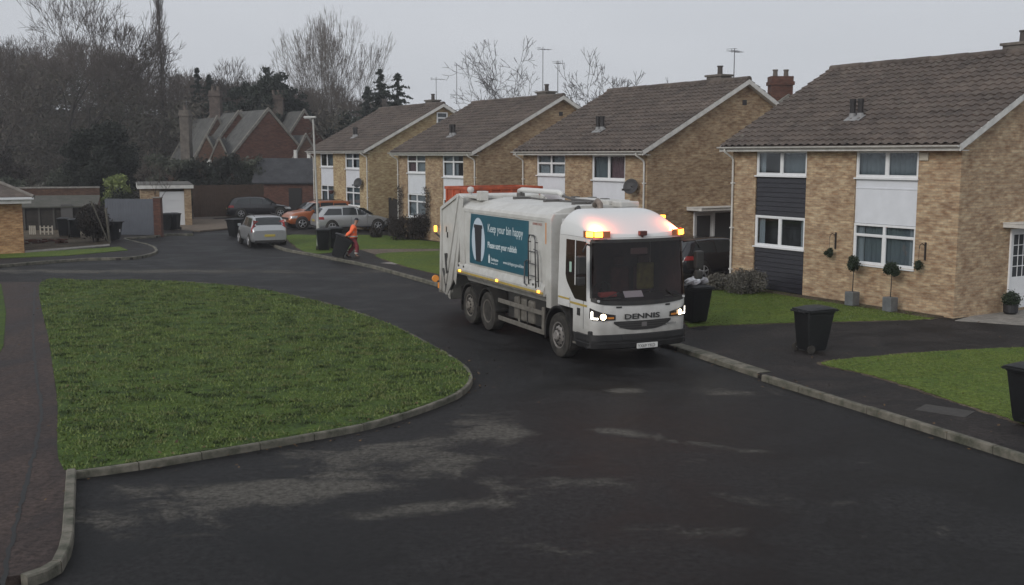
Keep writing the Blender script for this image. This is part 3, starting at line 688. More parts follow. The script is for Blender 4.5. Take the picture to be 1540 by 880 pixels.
    hd = MB(); hd.tube((.05, 3.19, 1.02), (.05, 3.08, 1.02), .012); hd.tube((.03, 3.19, 1.02), (.055, 3.19, 1.02), .02); hd.build('handle', STEEL, do)
    if gable_window:
        gw = window(h, HD / 2 - .38, HD / 2 + .34, 5.95, 6.9, y=-.075, cols=1, top=.26, axis='x')
        q = MB(); q.box(.004, HD / 2 - .34, 5.99, .012, HD / 2 + .3, 6.86); q.build('window_back', DARK, gw)
    vb = MB(); vb.box(-.005, HD / 2 - .12, RZ - 1.0, .015, HD / 2 + .1, RZ - .8); vb.build('air_brick', DARK, h)
    if dish_at: dish(h, *dish_at)
    return h

std1 = dict(zt=3.62, zm=2.35, zb=1.32, tt=0, tb=0)
H = []
spacing = [0, 13.35, 26.3, 39.05]
bases = [C1 + D1 * s for s in spacing]
h1 = row_house('yellow brick house with black cladding bay, nearest at right', bases[0], .14, BUFF, dict(zt=3.70, zm=2.40, zb=1.40), dict(zt=3.70, zm=2.36, zb=1.16, tb=.26), dark_left=True,
    cur=dict(a=[(.0, .12, 0), (.5, 1, 2)], b=[(.02, .14, 0), (.86, .98, 0)], c=[(0, 1, 2)], d=[(0, .14, 0), (.14, .86, 2), (.86, 1, 0)]))
h2 = row_house('yellow brick house with pink curtain and dark dish, directly behind the truck cab', bases[1], .02, BUFF_C, dict(zt=3.62, zm=2.35, zb=1.32, tt=.3), dict(zt=3.50, zm=2.35, zb=1.20),
    cur=dict(a=[(.0, .35, 0), (.5, 1, 0)], c=[(0, .45, 2), (.5, 1, 1)]), dish_at=(-.62, 3.3), glazed=True)
h3 = row_house('yellow brick house with white panels behind the orange container', bases[2], 0, BUFF_C, dict(zt=3.55, zm=2.45, zb=1.18, tt=.27, tb=.33), dict(zt=3.4, zm=2.3, zb=1.2, tt=.27, tb=.3),
    cur=dict(a=[(0, .35, 1), (.45, 1, 0)], b=[(0, 1, 2)], c=[(0, .5, 0), (.5, .65, 0)], d=[(0, 1, 2)]))
h4 = row_house('farthest yellow brick house, with small window in its gable', bases[3], .12, BUFF_S, dict(zt=3.62, zm=2.50, zb=1.35, tt=0, tb=.28), dict(zt=3.55, zm=2.5, zb=1.32, tt=.27, tb=.3), gable_window=True,
    cur=dict(a=[(.5, 1, 2)], b=[(0, 1, 2)], c=[(0, .4, 0), (.6, 1, 0)], d=[(0, 1, 2)]), dish_at=(-.95, 2.75))

def at_house(i, x, y, z=0):
    """point in the frame of house i -> world"""
    b_ = bases[i]; return (b_[0] - D1.x * x + D2.x * y, b_[1] - D1.y * x + D2.y * y, z)
# small things fixed to the nearest house
o = MB(); o.box(-1.30, -.06, EZ - .42, -1.02, -.0, EZ - .2); o = o.build('alarm_box', pm('cream_plastic', (.50, .46, .38), .5), bevel=.02); o.location = (*bases[0], .14); o.rotation_euler.z = HRZ
tag(o, 'small cream alarm box under the eaves of the nearest house', 'alarm box')
def wall_bracket(x, z, label):
    t = thing('hanging_plant', label, 'plant', at_house(0, x, -.02, .14), HRZ, 'topiary balls hung on wall brackets')
    IR = pm('wrought_iron', (.015, .013, .012), .6)
    m = MB(); m.box(-.02, -.02, z + .12, .02, .02, z + .62); m.path([(0, -.02, z + .52), (0, -.14, z + .60), (0, -.24, z + .55), (0, -.26, z + .45)], .011, 6); m.tube((0, -.26, z + .46), (0, -.26, z + .16), .006, n=5); m.build('bracket', IR, t)
    return t

# ------------------------------------------------------------------ foliage
def leaf_cloud(centres, n, size, rg, squash=.8, flat=.5):
    """many small leaf faces spread through overlapping clumps. centres: (x,y,z,r)"""
    c = np.array(centres); wts = c[:, 3] ** 2; idx = rg.choice(len(c), n, p=wts / wts.sum())
    d = rg.normal(size=(n, 3)); d /= np.linalg.norm(d, axis=1)[:, None]
    rad = rg.random(n) ** .55 * np.where(rg.random(n) < .12, 1.35, 1); p = c[idx, :3] + d * (c[idx, 3] * rad)[:, None] * np.array([1, 1, squash])
    a = rg.normal(size=(n, 3)); a /= np.linalg.norm(a, axis=1)[:, None]; b = np.cross(a, rg.normal(size=(n, 3))); b /= np.linalg.norm(b, axis=1)[:, None]
    s = size * rg.uniform(.5, 1.4, n)[:, None]
    v = np.stack([p - a * s, p + b * s * flat, p + a * s, p - b * s * flat], 1).reshape(-1, 3)
    return v, np.arange(n * 4).reshape(-1, 4)
def clumps(rg, n, rx, ry, rz, z0, r, shape=1.0):
    out = []
    for _ in range(n):
        d = rg.normal(size=3); d /= np.linalg.norm(d); k = rg.uniform(.35, 1) ** .6
        out.append((d[0] * rx * k, d[1] * ry * k, z0 + d[2] * rz * k, r * rg.uniform(.6, 1.3)))
    return out
def leaf_mat(name, a, b, vs=1.5): return pm(name, a, .75, col2=b, vs=vs, detail=8)
LF_DK = leaf_mat('evergreen_leaves', (.013, .019, .009), (.005, .008, .004))
LF_YG = leaf_mat('yellow_green_leaves', (.26, .31, .10), (.10, .13, .045), 3)
LF_SH = leaf_mat('shrub_leaves', (.085, .095, .065), (.035, .040, .028), 3)
LF_GY = leaf_mat('grey_leaves', (.16, .15, .125), (.06, .056, .048), 6)
LF_BR = leaf_mat('brown_twiggy_leaves', (.034, .024, .017), (.013, .010, .008), 5)
LF_CO = leaf_mat('conifer_needles', (.040, .052, .038), (.016, .023, .018), .8)
LF_TO = leaf_mat('topiary_leaves', (.026, .045, .018), (.010, .018, .009), 20)
BARK = pm('bark', (.055, .048, .040), .9, col2=(.025, .021, .018), vs=1.5)
BARK_L = pm('pale_bark', (.10, .092, .078), .9, col2=(.055, .048, .042), vs=1.2)
TWIG = pm('twigs', (.085, .070, .060), .9); TWIG_L = pm('pale_twigs', (.15, .13, .112), .9)

def bush(name, label, cat, loc, rx, ry, rz, mat, leaves=2500, size=.05, seed=1, r=.35, group=None, stems=5, rz_=0.0, box=False, nc=26):
    rg = np.random.default_rng(seed); t = thing(name, label, cat, loc, rz_, group)
    if box:   # clipped: fill a rounded block
        cs = [(rg.uniform(-rx, rx) * .85, rg.uniform(-ry, ry) * .85, rg.uniform(.2, 1) * rz * .88 * 2, r * rg.uniform(.7, 1.1)) for _ in range(46)]
    else: cs = clumps(rg, nc, rx * .8, ry * .8, rz * .75, rz * .95, r)
    v, f = leaf_cloud(cs, leaves, size, rg); v[:, 2] = np.abs(v[:, 2])
    npmesh('foliage', v, f, mat, t)
    b = MB()
    for i in range(stems):
        a = rg.uniform(0, 6.28); b.tube((0.1 * math.cos(a), .1 * math.sin(a), -.02), (rx * .6 * math.cos(a), ry * .6 * math.sin(a), rz * 1.3), .03, .012, 5)
    b.build('stem', BARK, t); return t

def branch_tree(rg, height, trunk_r, levels=6, spread=30, up=.25, split=(2, 3), first=.3, lean=0, ratio=.78, twig_r=.012, wander=.12, len0=None, side=.0):
    """skeleton: list of (p, q, r1, r2, level)"""
    segs = []
    L0 = len0 or height * .26
    def grow(p, d, L, r, lv):
        n = 3 if lv < 3 else 2; q = p
        for i in range(n):
            d = d + rg.normal(0, wander, 3); d[2] += up * .12 * lv / levels if lv else 0; d /= np.linalg.norm(d)
            e = q + d * L / n; r2 = r * (1 - .16); segs.append((q, e, r, r2, lv)); q = e; r = r2
            if lv > 0 and lv < levels and rg.random() < side:
                u = np.cross(d, rg.normal(size=3)); u /= np.linalg.norm(u); grow(q.copy(), (d * .55 + u * .8), L * .55, r * .5, min(levels, lv + 2))
        if lv >= levels: return
        k = rg.integers(split[0], split[1] + 1)
        ph = rg.uniform(0, 6.28)
        for i in range(k):
            a = ph + 6.283 * i / k + rg.normal(0, .3); sp = R(spread) * rg.uniform(.55, 1.3) * (1 if i or lv == 0 else .45)
            u = np.cross(d, [math.cos(a), math.sin(a), .3]); u /= np.linalg.norm(u)
            nd = d * math.cos(sp) + u * math.sin(sp); nd[2] += up * .35; nd /= np.linalg.norm(nd)
            grow(q.copy(), nd, L * ratio * rg.uniform(.8, 1.15), max(twig_r, r * (.72 if i else .82)), lv + 1)
    d0 = np.array([lean, rg.normal(0, .03), 1.]); d0 /= np.linalg.norm(d0)
    grow(np.zeros(3), d0, L0 if first is None else height * first, trunk_r, 0)
    return segs
def segs_mesh(segs, sides):
    P = np.array([s[0] for s in segs]); Q = np.array([s[1] for s in segs]); r1 = np.array([s[2] for s in segs]); r2 = np.array([s[3] for s in segs])
    t = Q - P; t /= np.linalg.norm(t, axis=1)[:, None] + 1e-9
    h = np.where(np.abs(t[:, 2:3]) > .9, np.array([[1., 0, 0]]), np.array([[0, 0, 1.]])); u = np.cross(t, h); u /= np.linalg.norm(u, axis=1)[:, None]; w_ = np.cross(t, u)
    n = len(P); v = np.empty((n, 2 * sides, 3))
    for k in range(sides):
        a = 2 * math.pi * k / sides; o = u * math.cos(a) + w_ * math.sin(a); v[:, k] = P + o * r1[:, None]; v[:, sides + k] = Q + o * r2[:, None]
    f = np.array([[k, (k + 1) % sides, sides + (k + 1) % sides, sides + k] for k in range(sides)])
    F = (np.arange(n)[:, None, None] * 2 * sides + f[None]).reshape(-1, 4)
    return v.reshape(-1, 3), F
def bare_tree(name, label, loc, seed, height, trunk_r, cat='tree', group=None, bark=BARK, twig=TWIG, rz=0.0, scale_to=None, **kw):
    rg = np.random.default_rng(seed); sg = branch_tree(rg, height, trunk_r, **kw)
    top = max(s[1][2] for s in sg); k = (scale_to or height) / top
    sg = [(a * k, b * k, c, d, e) for a, b, c, d, e in sg]
    t = thing(name, label, cat, loc, rz, group)
    big = [s for s in sg if s[4] <= 2]; sm = [s for s in sg if s[4] > 2]
    v, f = segs_mesh(big, 7); npmesh('trunk', v, f, bark, t)
    v, f = segs_mesh(sm, 3); npmesh('crown', v, f, twig, t)
    return t
def conifer(name, label, loc, h, r, seed, mat=LF_CO, group=None, n=5000, size=.16, base=.12, ragged=.35):
    rg = np.random.default_rng(seed); t = thing(name, label, 'tree', loc, 0, group); cs = []
    m = MB(); m.tube((0, 0, -.3), (0, 0, h * .97), .06 * r + .08, .02, 7); m.build('trunk', BARK, t); lm_ = MB()
    for i in range(int(h * 11)):           # boughs of uneven length leave the stem at every height
        k = rg.random(); z = h * (base + (1 - base) * k); L = r * ((1 - k) ** .85 + .03) * rg.uniform(1 - ragged * 1.6, 1.1) * (1 if rg.random() < .85 else 1.3); a = rg.uniform(0, 6.28); dr = rg.uniform(-.05, .28)
        e = (L * math.cos(a), L * math.sin(a), z - L * dr); lm_.tube((0, 0, z), e, .035, .01, 3, cap=False)
        for q in np.linspace(.12, 1.0, max(3, int(L * 4))): cs.append((e[0] * q, e[1] * q, z + (e[2] - z) * q - .04 * q, .10 + .10 * (1 - q)))
    lm_.build('bough', BARK, t); v, f = leaf_cloud(cs, n, size, rg, .8, .35); npmesh('crown', v, f, mat, t); return t
def poplar(name, label, loc, h, seed, r=.62, group=None):
    rg = np.random.default_rng(seed); t = thing(name, label, 'tree', loc, 0, group); big = []; sm = []
    for i in range(24): big.append((np.array([.05 * math.sin(i), 0, h * i / 24]), np.array([.05 * math.sin(i + 1), 0, h * (i + 1) / 24]), .15 * (1 - i / 25) + .02, .15 * (1 - (i + 1) / 25) + .02, 0))
    for i in range(320):
        k = rg.uniform(.14, 1) ** .9; z = h * k; a = rg.uniform(0, 6.28); L = rg.uniform(1.5, 3.2) * (1 - .45 * k); p = np.array([0, 0, z * .97]); w_ = r * (.45 + .9 * math.sin(k * 2.9)) * rg.uniform(.3, 1.15)
        d = np.array([math.cos(a) * w_, math.sin(a) * w_, L]); q = p + d * np.array([.7, .7, .45]); e = p + d; sm += [(p, q, .030, .02, 3), (q, e, .02, .009, 4)]
        for j in range(5):
            s_ = q + (e - q) * rg.uniform(-.6, .9); o_ = np.array([rg.normal(0, .14), rg.normal(0, .14), rg.uniform(.4, .9)]); sm.append((s_, s_ + o_, .010, .007, 5))
    v, f = segs_mesh(big, 6); npmesh('trunk', v, f, BARK, t); v, f = segs_mesh(sm, 3); npmesh('crown', v, f, TWIG, t); return t

# ------------------------------------------------------------------ the refuse truck
TR = thing('refuse_truck', 'white refuse lorry with teal bin poster on its side and lit amber beacons', 'refuse truck', (2.15, 23.95, 0), .425 - math.pi / 2)
TW = pm('truck_white', (.62, .615, .60), .34, var=.05, vs=2, coat=.2, dirt=(.9, 1.7, .6, .65))
TB = pm('truck_body_white', (.58, .575, .55), .42, col2=(.47, .46, .43), vs=2.2, dirt=(1.2, 2.3, .9, .55))
TK = pm('truck_black', (.018, .018, .019), .5, col2=(.035, .032, .028), vs=5)
TG = pm('grimy_grey_steel', (.20, .185, .16), .6, .2, col2=(.11, .10, .085), vs=5)
AMB = pm('amber_marker', (.8, .3, .02), .4, emit=(1, .42, .05), es=4)
YEL = pm('reflective_yellow', (.52, .36, .06), .4, col2=(.34, .26, .10), vs=9)
HW_ = 1.2
def cab_front(z):       # nose position for a height
    return 1.60 + .02 * math.sin(min(1, max(0, (z - .4) / 1.0)) * math.pi / 2) - max(0, z - 1.35) * .085
def cab_pt(u, z, off=0.0):
    """u 0..1 offside flank, 1..1.5 corner, 1.5..2.5 front, 2.5..3 corner, 3..4 nearside flank"""
    F = cab_front(z); rc = .27; bow = .10; W_ = HW_ - max(0, z - 1.5) * .035; side = 1
    if u > 2: u = 4 - u; side = -1
    xc = F - bow - rc
    if u <= 1: x = -.08 + (xc + .08) * u; y = -W_; n = (0, -1)
    elif u <= 1.5:
        a = (u - 1) / .5 * math.pi / 2; x = xc + rc * math.sin(a); y = -W_ + rc - rc * math.cos(a); n = (math.sin(a), -math.cos(a))
    else:
        k = (u - 1.5) / .5; y = (-W_ + rc) * (1 - k); x = F - bow + bow * (1 - (1 - k) ** 2); n = (1, 0)
    return (x + n[0] * off, (y + n[1] * off) * side, z)
def patch(mb, u0, u1, zlo, zhi, off, nu=24, nz=6):
    lo = zlo if callable(zlo) else (lambda u: zlo); hi = zhi if callable(zhi) else (lambda u: zhi); P = []
    for j in range(nz + 1):
        P.append([cab_pt(u0 + (u1 - u0) * i / nu, lo(u0 + (u1 - u0) * i / nu) + (hi(u0 + (u1 - u0) * i / nu) - lo(u0 + (u1 - u0) * i / nu)) * j / nz, off) for i in range(nu + 1)])
    mb.grid(P); return mb
US = [0, .12, .25, .4, .55, .7, .85, 1] + [1 + .5 * i / 8 for i in range(1, 9)] + [1.5 + i / 12 for i in range(1, 13)]
US = US + [4 - u for u in US[::-1][0:] if 4 - u > 2.5 + 1e-6]
US = sorted(set(round(u, 5) for u in US))
cab = MB(); zs = [.70, .8, .9, 1.05, 1.2, 1.35, 1.41, 1.45, 1.5, 1.75, 2.0, 2.25, 2.5, 2.7, 2.76]
# lower flank is cut by the wheel arch: front of arch at u ~ .5
for za, zb_ in zip(zs[4:-1], zs[5:]):
    for ua, ub in zip(US[:-1], US[1:]):
        um, zm = (ua + ub) / 2, (za + zb_) / 2
        if 1.2 < um < 2.8 and za > 1.405 + .10 * abs((um - 2) / .8) ** 2.2 - .03 and zm < 2.7: continue
        cab.add([cab_pt(ua, za), cab_pt(ub, za), cab_pt(ub, zb_), cab_pt(ua, zb_)], [(0, 1, 2, 3)])
cab.grid([[cab_pt(u, z) for u in US if .44 < u < 3.56] for z in zs if z <= 1.21])
# back panel and roof cap
cab.add([(-.08, -HW_, 1.1), (-.08, HW_, 1.1), (-.08, HW_ - .04, 2.76), (-.08, -HW_ + .04, 2.76)], [(0, 3, 2, 1)])
cab.build('cab_shell', TW, TR, smooth=True, auto=35)
cap = MB(); N = 20; P = []
def cap_z(x, y):
    F = 1.60 - .12; gx = max(0, min(1, (F + .06 - x) / 1.35)); gx = math.sin(gx * math.pi / 2) ** 1.1
    hy = max(0, 1 - abs(y / 1.19) ** 7) ** .6
    back = min(1, max(0, (x + .10) / .14)) ** .5
    return 2.765 + (.53 * gx) * hy * (.55 + .45 * back) + .03 * hy
rings = []
for i in range(N + 1):
    x = -.08; k = i / N; row = []
    for u in US:
        a = cab_pt(u, 2.765); cx2, cy2 = .35, 0; s_ = 1 - k ** 1.35
        X = cx2 + (a[0] - cx2) * s_; Y = cy2 + (a[1] - cy2) * s_
        row.append((X, Y, cap_z(X, Y) if k > 0 else 2.765))
    row.append(row[0] if False else tuple(row[0])); rings.append(row)
cap.grid(rings); cap.add([r_ for r_ in [(-.08, -1.15, 2.765), (-.08, 1.15, 2.765), (-.08, 1.1, 3.1), (-.08, -1.1, 3.1)]], [(0, 3, 2, 1)])
cap.build('roof_cap', pm('cap_white', (.66, .66, .65), .3, coat=.3), TR, smooth=True, auto=60)
SCREEN = glass_mat('truck_screen', (.58, .50, .50), .55)
ws = patch(MB(), 1.20, 2.80, lambda u: 1.40 + .10 * abs((u - 2) / .8) ** 2.2, 2.70, .012, 40, 8)
wso = ws.build('windscreen', [SCREEN], TR, smooth=True)
# black surround of the screen, and cab interior seen through it
sr = patch(MB(), 1.18, 2.82, lambda u: 1.33 + .10 * abs((u - 2) / .8) ** 2.2, lambda u: 1.42 + .10 * abs((u - 2) / .8) ** 2.2, .018, 40, 2)
patch(sr, 1.18, 2.82, 2.665, 2.735, .018, 40, 2); patch(sr, 1.16, 1.215, 1.5, 2.7, .018, 4, 4); patch(sr, 2.785, 2.84, 1.5, 2.7, .018, 4, 4)
sr.build('screen_surround', TK, wso, smooth=True)
def in_cab(u0, u1, z0, z1, off, name, mat, par=TR): b = patch(MB(), u0, u1, z0, z1, off); return b.build(name, mat, par, smooth=True)
# interior box just inside the shell
CABIN = pm('cabin_lining', (.060, .026, .023), .8, var=.3, vs=4)  # red-brown colour stands in for the red beacon glare over the cab
it = MB(); it.box(.0, -1.1, 1.25, .03, 1.1, 2.72); it.build('cab_back_wall', CABIN, TR)
for ua, ub in ((.05, 1.19), (2.81, 3.95)): patch(MB(), ua, ub, 1.25, 2.70, -.02).build('side_lining', CABIN, TR, smooth=True)
it = MB(); it.box(.03, -1.1, 1.20, 1.42, 1.1, 1.24); it.build('cab_floor', DARK, TR)
it = MB(); it.box(.03, -1.1, 2.72, 1.42, 1.1, 2.74); it.build('cab_ceiling', CABIN, TR)
it = MB(); it.prism([(1.12, 1.25), (1.14, 1.50), (1.22, 1.54), (1.48, 1.42), (1.48, 1.25)], -1.08, 1.08, axis='y'); dbd = it.build('dashboard', pm('dash_black', (.012, .010, .010), .6), TR, bevel=.02)
SEAT = pm('seat_cloth', (.075, .028, .025), .9, var=.3, vs=9)  # cloth reddened like the lining, imitating the beacon glare
for y in (-.72, .1, .75):
    it = MB(); it.box(.38, y - .25, 1.24, .85, y + .25, 1.42); it.box(.28, y - .25, 1.42, .42, y + .25, 2.02); it.box(.29, y - .13, 2.06, .38, y + .13, 2.26); it.build('seat', SEAT, TR, bevel=.05)
it = MB(); Mw = Matrix.Translation((1.02, -.72, 1.62)) @ Matrix.Rotation(R(-58), 4, 'Y'); it.path([Mw @ Vector((.21 * math.cos(a_ * .3142), .21 * math.sin(a_ * .3142), 0)) for a_ in range(21)], .016, 6); it.tube(Mw @ Vector((-.2, 0, 0)), Mw @ Vector((.2, 0, 0)), .015, n=5); it.tube(Mw @ Vector((0, 0, 0)), Mw @ Vector((.1, 0, -.3)), .03, n=6); it.build('steering_wheel', TK, TR, smooth=True)
pp = MB(); pp.add([(1.40, -.34, 1.475), (1.40, .12, 1.475), (1.30, .12, 1.60), (1.30, -.34, 1.60)], [(0, 1, 2, 3)]); pp.build('paper_on_dashboard', pm('paper', (.62, .72, .78), .8), dbd, solid=.003)
pp = MB(); pp.box(1.22, -.92, 1.50, 1.38, -.52, 1.60); pp.build('dashboard_clutter', pm('dull_red', (.35, .07, .06), .8), dbd, bevel=.02)
pp = MB(); pp.box(.40, .52, 1.5, .50, .95, 2.1); pp.build('hi_vis_jacket', pm('olive_cloth', (.16, .17, .03), .8, var=.4, vs=7), TR, bevel=.04)
pp = MB(); pp.box(1.36, -.20, 2.40, 1.40, .20, 2.53); pp.build('rear_view_mirror', pm('mirror_brown', (.12, .08, .08), .4), TR, bevel=.01)
for uu in (1.36, 2.62):
    wp = MB(); c0 = cab_pt(uu, 1.47, .03); c1 = cab_pt(uu + (.34 if uu < 2 else -.34), 1.50, .03)
    wp.tube(c0, c1, .012, n=6); wp.tube(cab_pt(uu + (.06 if uu < 2 else -.2), 1.47, .04), cab_pt(uu + (.32 if uu < 2 else -.32), 1.62, .03), .010, n=5); wp.build('wiper', TK, wso)
    wp = MB(); c = Vector(cab_pt(uu, 1.45, .035)); wp.tube(c, c + Vector((.03, 0, 0)), .028, n=10); wp.build('spigot', pm('spigot_white', (.5, .5, .5), .4), wso)
# side windows / door glazing
for s in (0, 1):
    f_ = (lambda u: u) if s == 0 else (lambda u: 4 - u)
    def lo(u): v = u if u < 2 else 4 - u; return 1.42 + max(0, (.62 - v)) * 1.15 if v > .32 else 1.42 + .3 * 1.15 + (.32 - v) * 3
    a, b = (.27, 1.02) if s == 0 else (2.98, 3.73)
    g1 = patch(MB(), a, b, lo, 2.68, .006, 20, 4); dg = g1.build('door_window', pm('door_glass_dark', (.018, .010, .010), .08, coat=.3), TR, smooth=True)
    k = MB(); patch(k, .62, .655, 1.72, 2.68, .016, 2, 2) if s == 0 else patch(k, 3.345, 3.38, 1.72, 2.68, .016, 2, 2)
    patch(k, .655, .95, 2.28, 2.31, .016, 4, 1) if s == 0 else patch(k, 3.05, 3.345, 2.28, 2.31, .016, 4, 1)
    k.build('window_bar', TW, dg)
    k = MB(); a, b = (.42, .50) if s == 0 else (3.50, 3.58); patch(k, a, b, 1.98, 2.2, .014, 2, 2); k.build('permit', pm('permit_green', (.35, .5, .42), .7), dg)
    k = MB(); a, b = (.44, 1.04) if s == 0 else (2.96, 3.56); patch(k, a, b, 1.30, 1.345, .006, 10, 1); k.build('gold_stripe', YEL, TR)
    k = MB(); a, b = (0.02, .42) if s == 0 else (3.58, 3.98); patch(k, a, b, 1.36, 1.40, .006, 6, 1); k.build('gold_stripe', YEL, TR)
    k = MB(); a, b = (.70, .80) if s == 0 else (3.2, 3.3); patch(k, a, b, 1.08, 1.24, .012, 4, 3); k.build('door_handle', TK, TR, solid=.02)
    sd = -1 if s == 0 else 1     # door shut lines
    k = MB()
    for xx in (.5, 1.12): k.box(xx, sd * HW_, 1.0 if xx < 1 else .82, xx + .012, sd * (HW_ + .004), 1.42)
    k.build('shut_line', TK, TR)
    # mirrors
    mM = MB(); fx = 1.48; y = sd * 1.46
    mM.path([(1.30, sd * 1.16, 2.62), (1.50, sd * 1.34, 2.66), (1.52, sd * 1.44, 2.5)], .022, 8)
    arm = mM.build('mirror_arm', TK, TR, smooth=True)
    hM = MB(); hM.box(fx - .07, y - .10, 2.02, fx + .07, y + .10, 2.42); hM.box(fx - .06, y - .09, 1.80, fx + .06, y + .09, 1.99)
    hM.build('mirror_head', TK, arm, bevel=.035)
    gM = MB(); gM.box(fx - .078, y - .08, 2.05, fx - .072, y + .08, 2.39); gM.build('mirror_glass', pm('mirror_glass', (.5, .5, .52), .05, 1), arm)
# headlights
HLD = pm('lamp_housing', (.03, .026, .026), .25, coat=.5)
HLE = pm('headlamp_light', (1, .95, .85), .3, emit=(1, .93, .80), es=9)
for s in (0, 1):
    def U(u): return u if s == 0 else 4 - u
    def srt(a, b): a, b = U(a), U(b); return (a, b) if a < b else (b, a)
    def zt(u): v = u if u < 2 else 4 - u; return 1.30 - (v - 1.14) * .32
    def zb(u): v = u if u < 2 else 4 - u; return 1.03 + max(0, (1.22 - v)) * .6
    a, b = srt(1.14, 1.64); hl = patch(MB(), a, b, zb, zt, .012, 12, 3).build('headlight', HLD, TR, smooth=True)
    a, b = srt(1.19, 1.235); l_ = patch(MB(), a, b, 1.06, 1.22, .022, 3, 3); a, b = srt(1.235, 1.36); patch(l_, a, b, 1.055, 1.09, .022, 4, 1); l_.build('running_light', HLE, hl, smooth=True)
    c = Vector(cab_pt(U(1.48), 1.11, .02)); nx = Vector((.92, -.38 if s == 0 else .38, 0)).normalized()
    q = MB(); q.tube(c, c + nx * .02, .062, n=20); q.build('main_beam', pm('main_beam', (1, .8, .55), .3, emit=(1, .78, .48), es=14), hl)
    q = MB(); q.tube(c + nx * .0, c + nx * .014, .085, n=20); q.build('reflector', pm('chrome', (.6, .5, .42), .2, 1), hl)
    a, b = srt(1.54, 1.62); q = patch(MB(), a, b, 1.06, 1.10, .02, 2, 1); q.build('indicator', pm('indicator_orange', (.6, .22, .04), .3), hl)
    sp_ = bpy.data.lights.new('head_beam', 'SPOT'); sp_.energy = 12; sp_.spot_size = R(70); sp_.spot_blend = .6; sp_.color = (1, .88, .7); sp_.shadow_soft_size = .06
    so = bpy.data.objects.new('head_beam', sp_); COL.objects.link(so); so.parent = TR; so.location = c + nx * .06; so.rotation_euler = (R(82), 0, -math.pi / 2)
# grille, letters, vents
GR = pm('grille_black', (.03, .028, .028), .4)
gg = patch(MB(), 1.62, 2.38, lambda u: .80 + .16 * (abs(u - 2) / .38) ** 3.2, 1.0, .012, 30, 4).build('grille', GR, TR, smooth=True)
sl2 = MB()
for z in (.86, .91, .96): patch(sl2, 1.68, 2.32, z, z + .012, .022, 20, 1)
sl2.build('grille_slat', pm('slat_grey', (.075, .072, .07), .35), gg)
em = MB(); patch(em, 1.965, 2.035, .87, .965, .026, 2, 2); em.build('emblem', pm('emblem_grey', (.14, .13, .13), .4), gg)
for uu in (1.68, 2.33): q = patch(MB(), uu - .035, uu + .035, 1.285, 1.32, .01, 3, 1); q.build('washer_vent', TK, TR)
FM = Matrix.Translation((1.628, 0, 0)) @ Matrix(((0, 0, 1, 0), (1, 0, 0, 0), (0, 1, 0, 0), (0, 0, 0, 1)))     # text plane: x->Y, y->Z, normal +X
tx = text_mb('DENNIS', .155, Matrix.Translation((0, -.49, 1.045)) @ FM, bold=True, sx=1.62); tx.build('maker_lettering', pm('letter_black', (.03, .03, .03), .4), TR)
tx = text_mb('ELITE 6', .06, Matrix.Translation((-.055, .62, .87)) @ FM, sx=1.2); tx.build('lettering', pm('letter_grey', (.2, .2, .2), .4), TR)
# bumper
bu = MB()
def bump_ring(z, off): return [cab_pt(u, .8, off)[:2] + (z,) for u in US if .62 < u < 3.38]
bu.grid([bump_ring(.40, -.03), bump_ring(.43, .02), bump_ring(.53, .035), bump_ring(.54, .022), bump_ring(.58, .024), bump_ring(.59, .04), bump_ring(.71, .035), bump_ring(.725, -.02)])
bo = bu.build('bumper', pm('bumper_black', (.014, .0135, .014), .5, var=.3, vs=5), TR, smooth=True, auto=40)
q = patch(MB(), 1.72, 2.28, .62, .70, .05, 16, 1); q.build('bumper_step', GR, bo, solid=.02)
pl = MB(); pl.box(1.655, -.19, .40, 1.668, .33, .515); pl.build('number_plate', pm('plate_white', (.62, .62, .60), .4), TR, bevel=.006)
text_mb('YX69 YKD', .098, Matrix.Translation((.042, -.165, .422)) @ FM, depth=.001, sx=.95).build('plate_letters', pm('letter_black', (.03, .03, .03), .4), TR)
# entrance step below the door
st = MB()
for sd in (-1, 1):
    st.box(.60, sd * 1.19, .42, 1.42, sd * .9, .80); st.box(.62, sd * 1.21, .42, 1.40, sd * 1.15, .47)
st.build('door_step', TK, TR, bevel=.02)
k = MB(); k.box(.66, -1.215, .45, 1.32, -1.205, .485); k.build('step_edge', TG, TR)
# beacons at the corners of the roof
for s in (0, 1):
    a = 1.10 if s == 0 else 2.55; b = 1.45 if s == 0 else 2.90
    bs_ = patch(MB(), a - .12, b + .12, 2.775, 2.91, .05, 14, 3); bo_ = bs_.build('beacon', pm('beacon_housing', (.30, .10, .03), .3, coat=.3), TR, smooth=True)
    for q0, q1 in ((a + .0, a + .16), (a + .19, a + .35)):
        l_ = MB(); patch(l_, q0, q1, 2.79, 2.895, .07, 4, 2); l_.build('beacon_light', pm('beacon_amber', (1, .45, .05), .3, emit=(1, .40, .035), es=9), bo_, smooth=True)
    pt = bpy.data.lights.new('beacon_glow', 'POINT'); pt.energy = 42 if s == 0 else 30; pt.color = (1, .17, .06); pt.shadow_soft_size = .08
    po = bpy.data.objects.new('beacon_glow', pt); COL.objects.link(po); po.parent = TR; c = Vector(cab_pt((a + b) / 2, 2.86, -.10)); c.z = 3.04; po.location = c
pt = MB(); pt.box(1.47, -.09, 2.80, 1.56, .09, 2.90); pt.tube((1.5, 0, 2.76), (1.5, 0, 2.81), .03); pt.build('camera_pod', pm('pod_red', (.09, .03, .025), .5), TR, bevel=.02)
# a third beacon behind the cab roof
k = MB(); k.tube((.35, 1.22, 2.9), (.35, 1.22, 3.08), .02, n=8); k.box(.30, 1.14, 3.08, .40, 1.28, 3.15); k.build('rear_beacon', AMB, TR, bevel=.02)

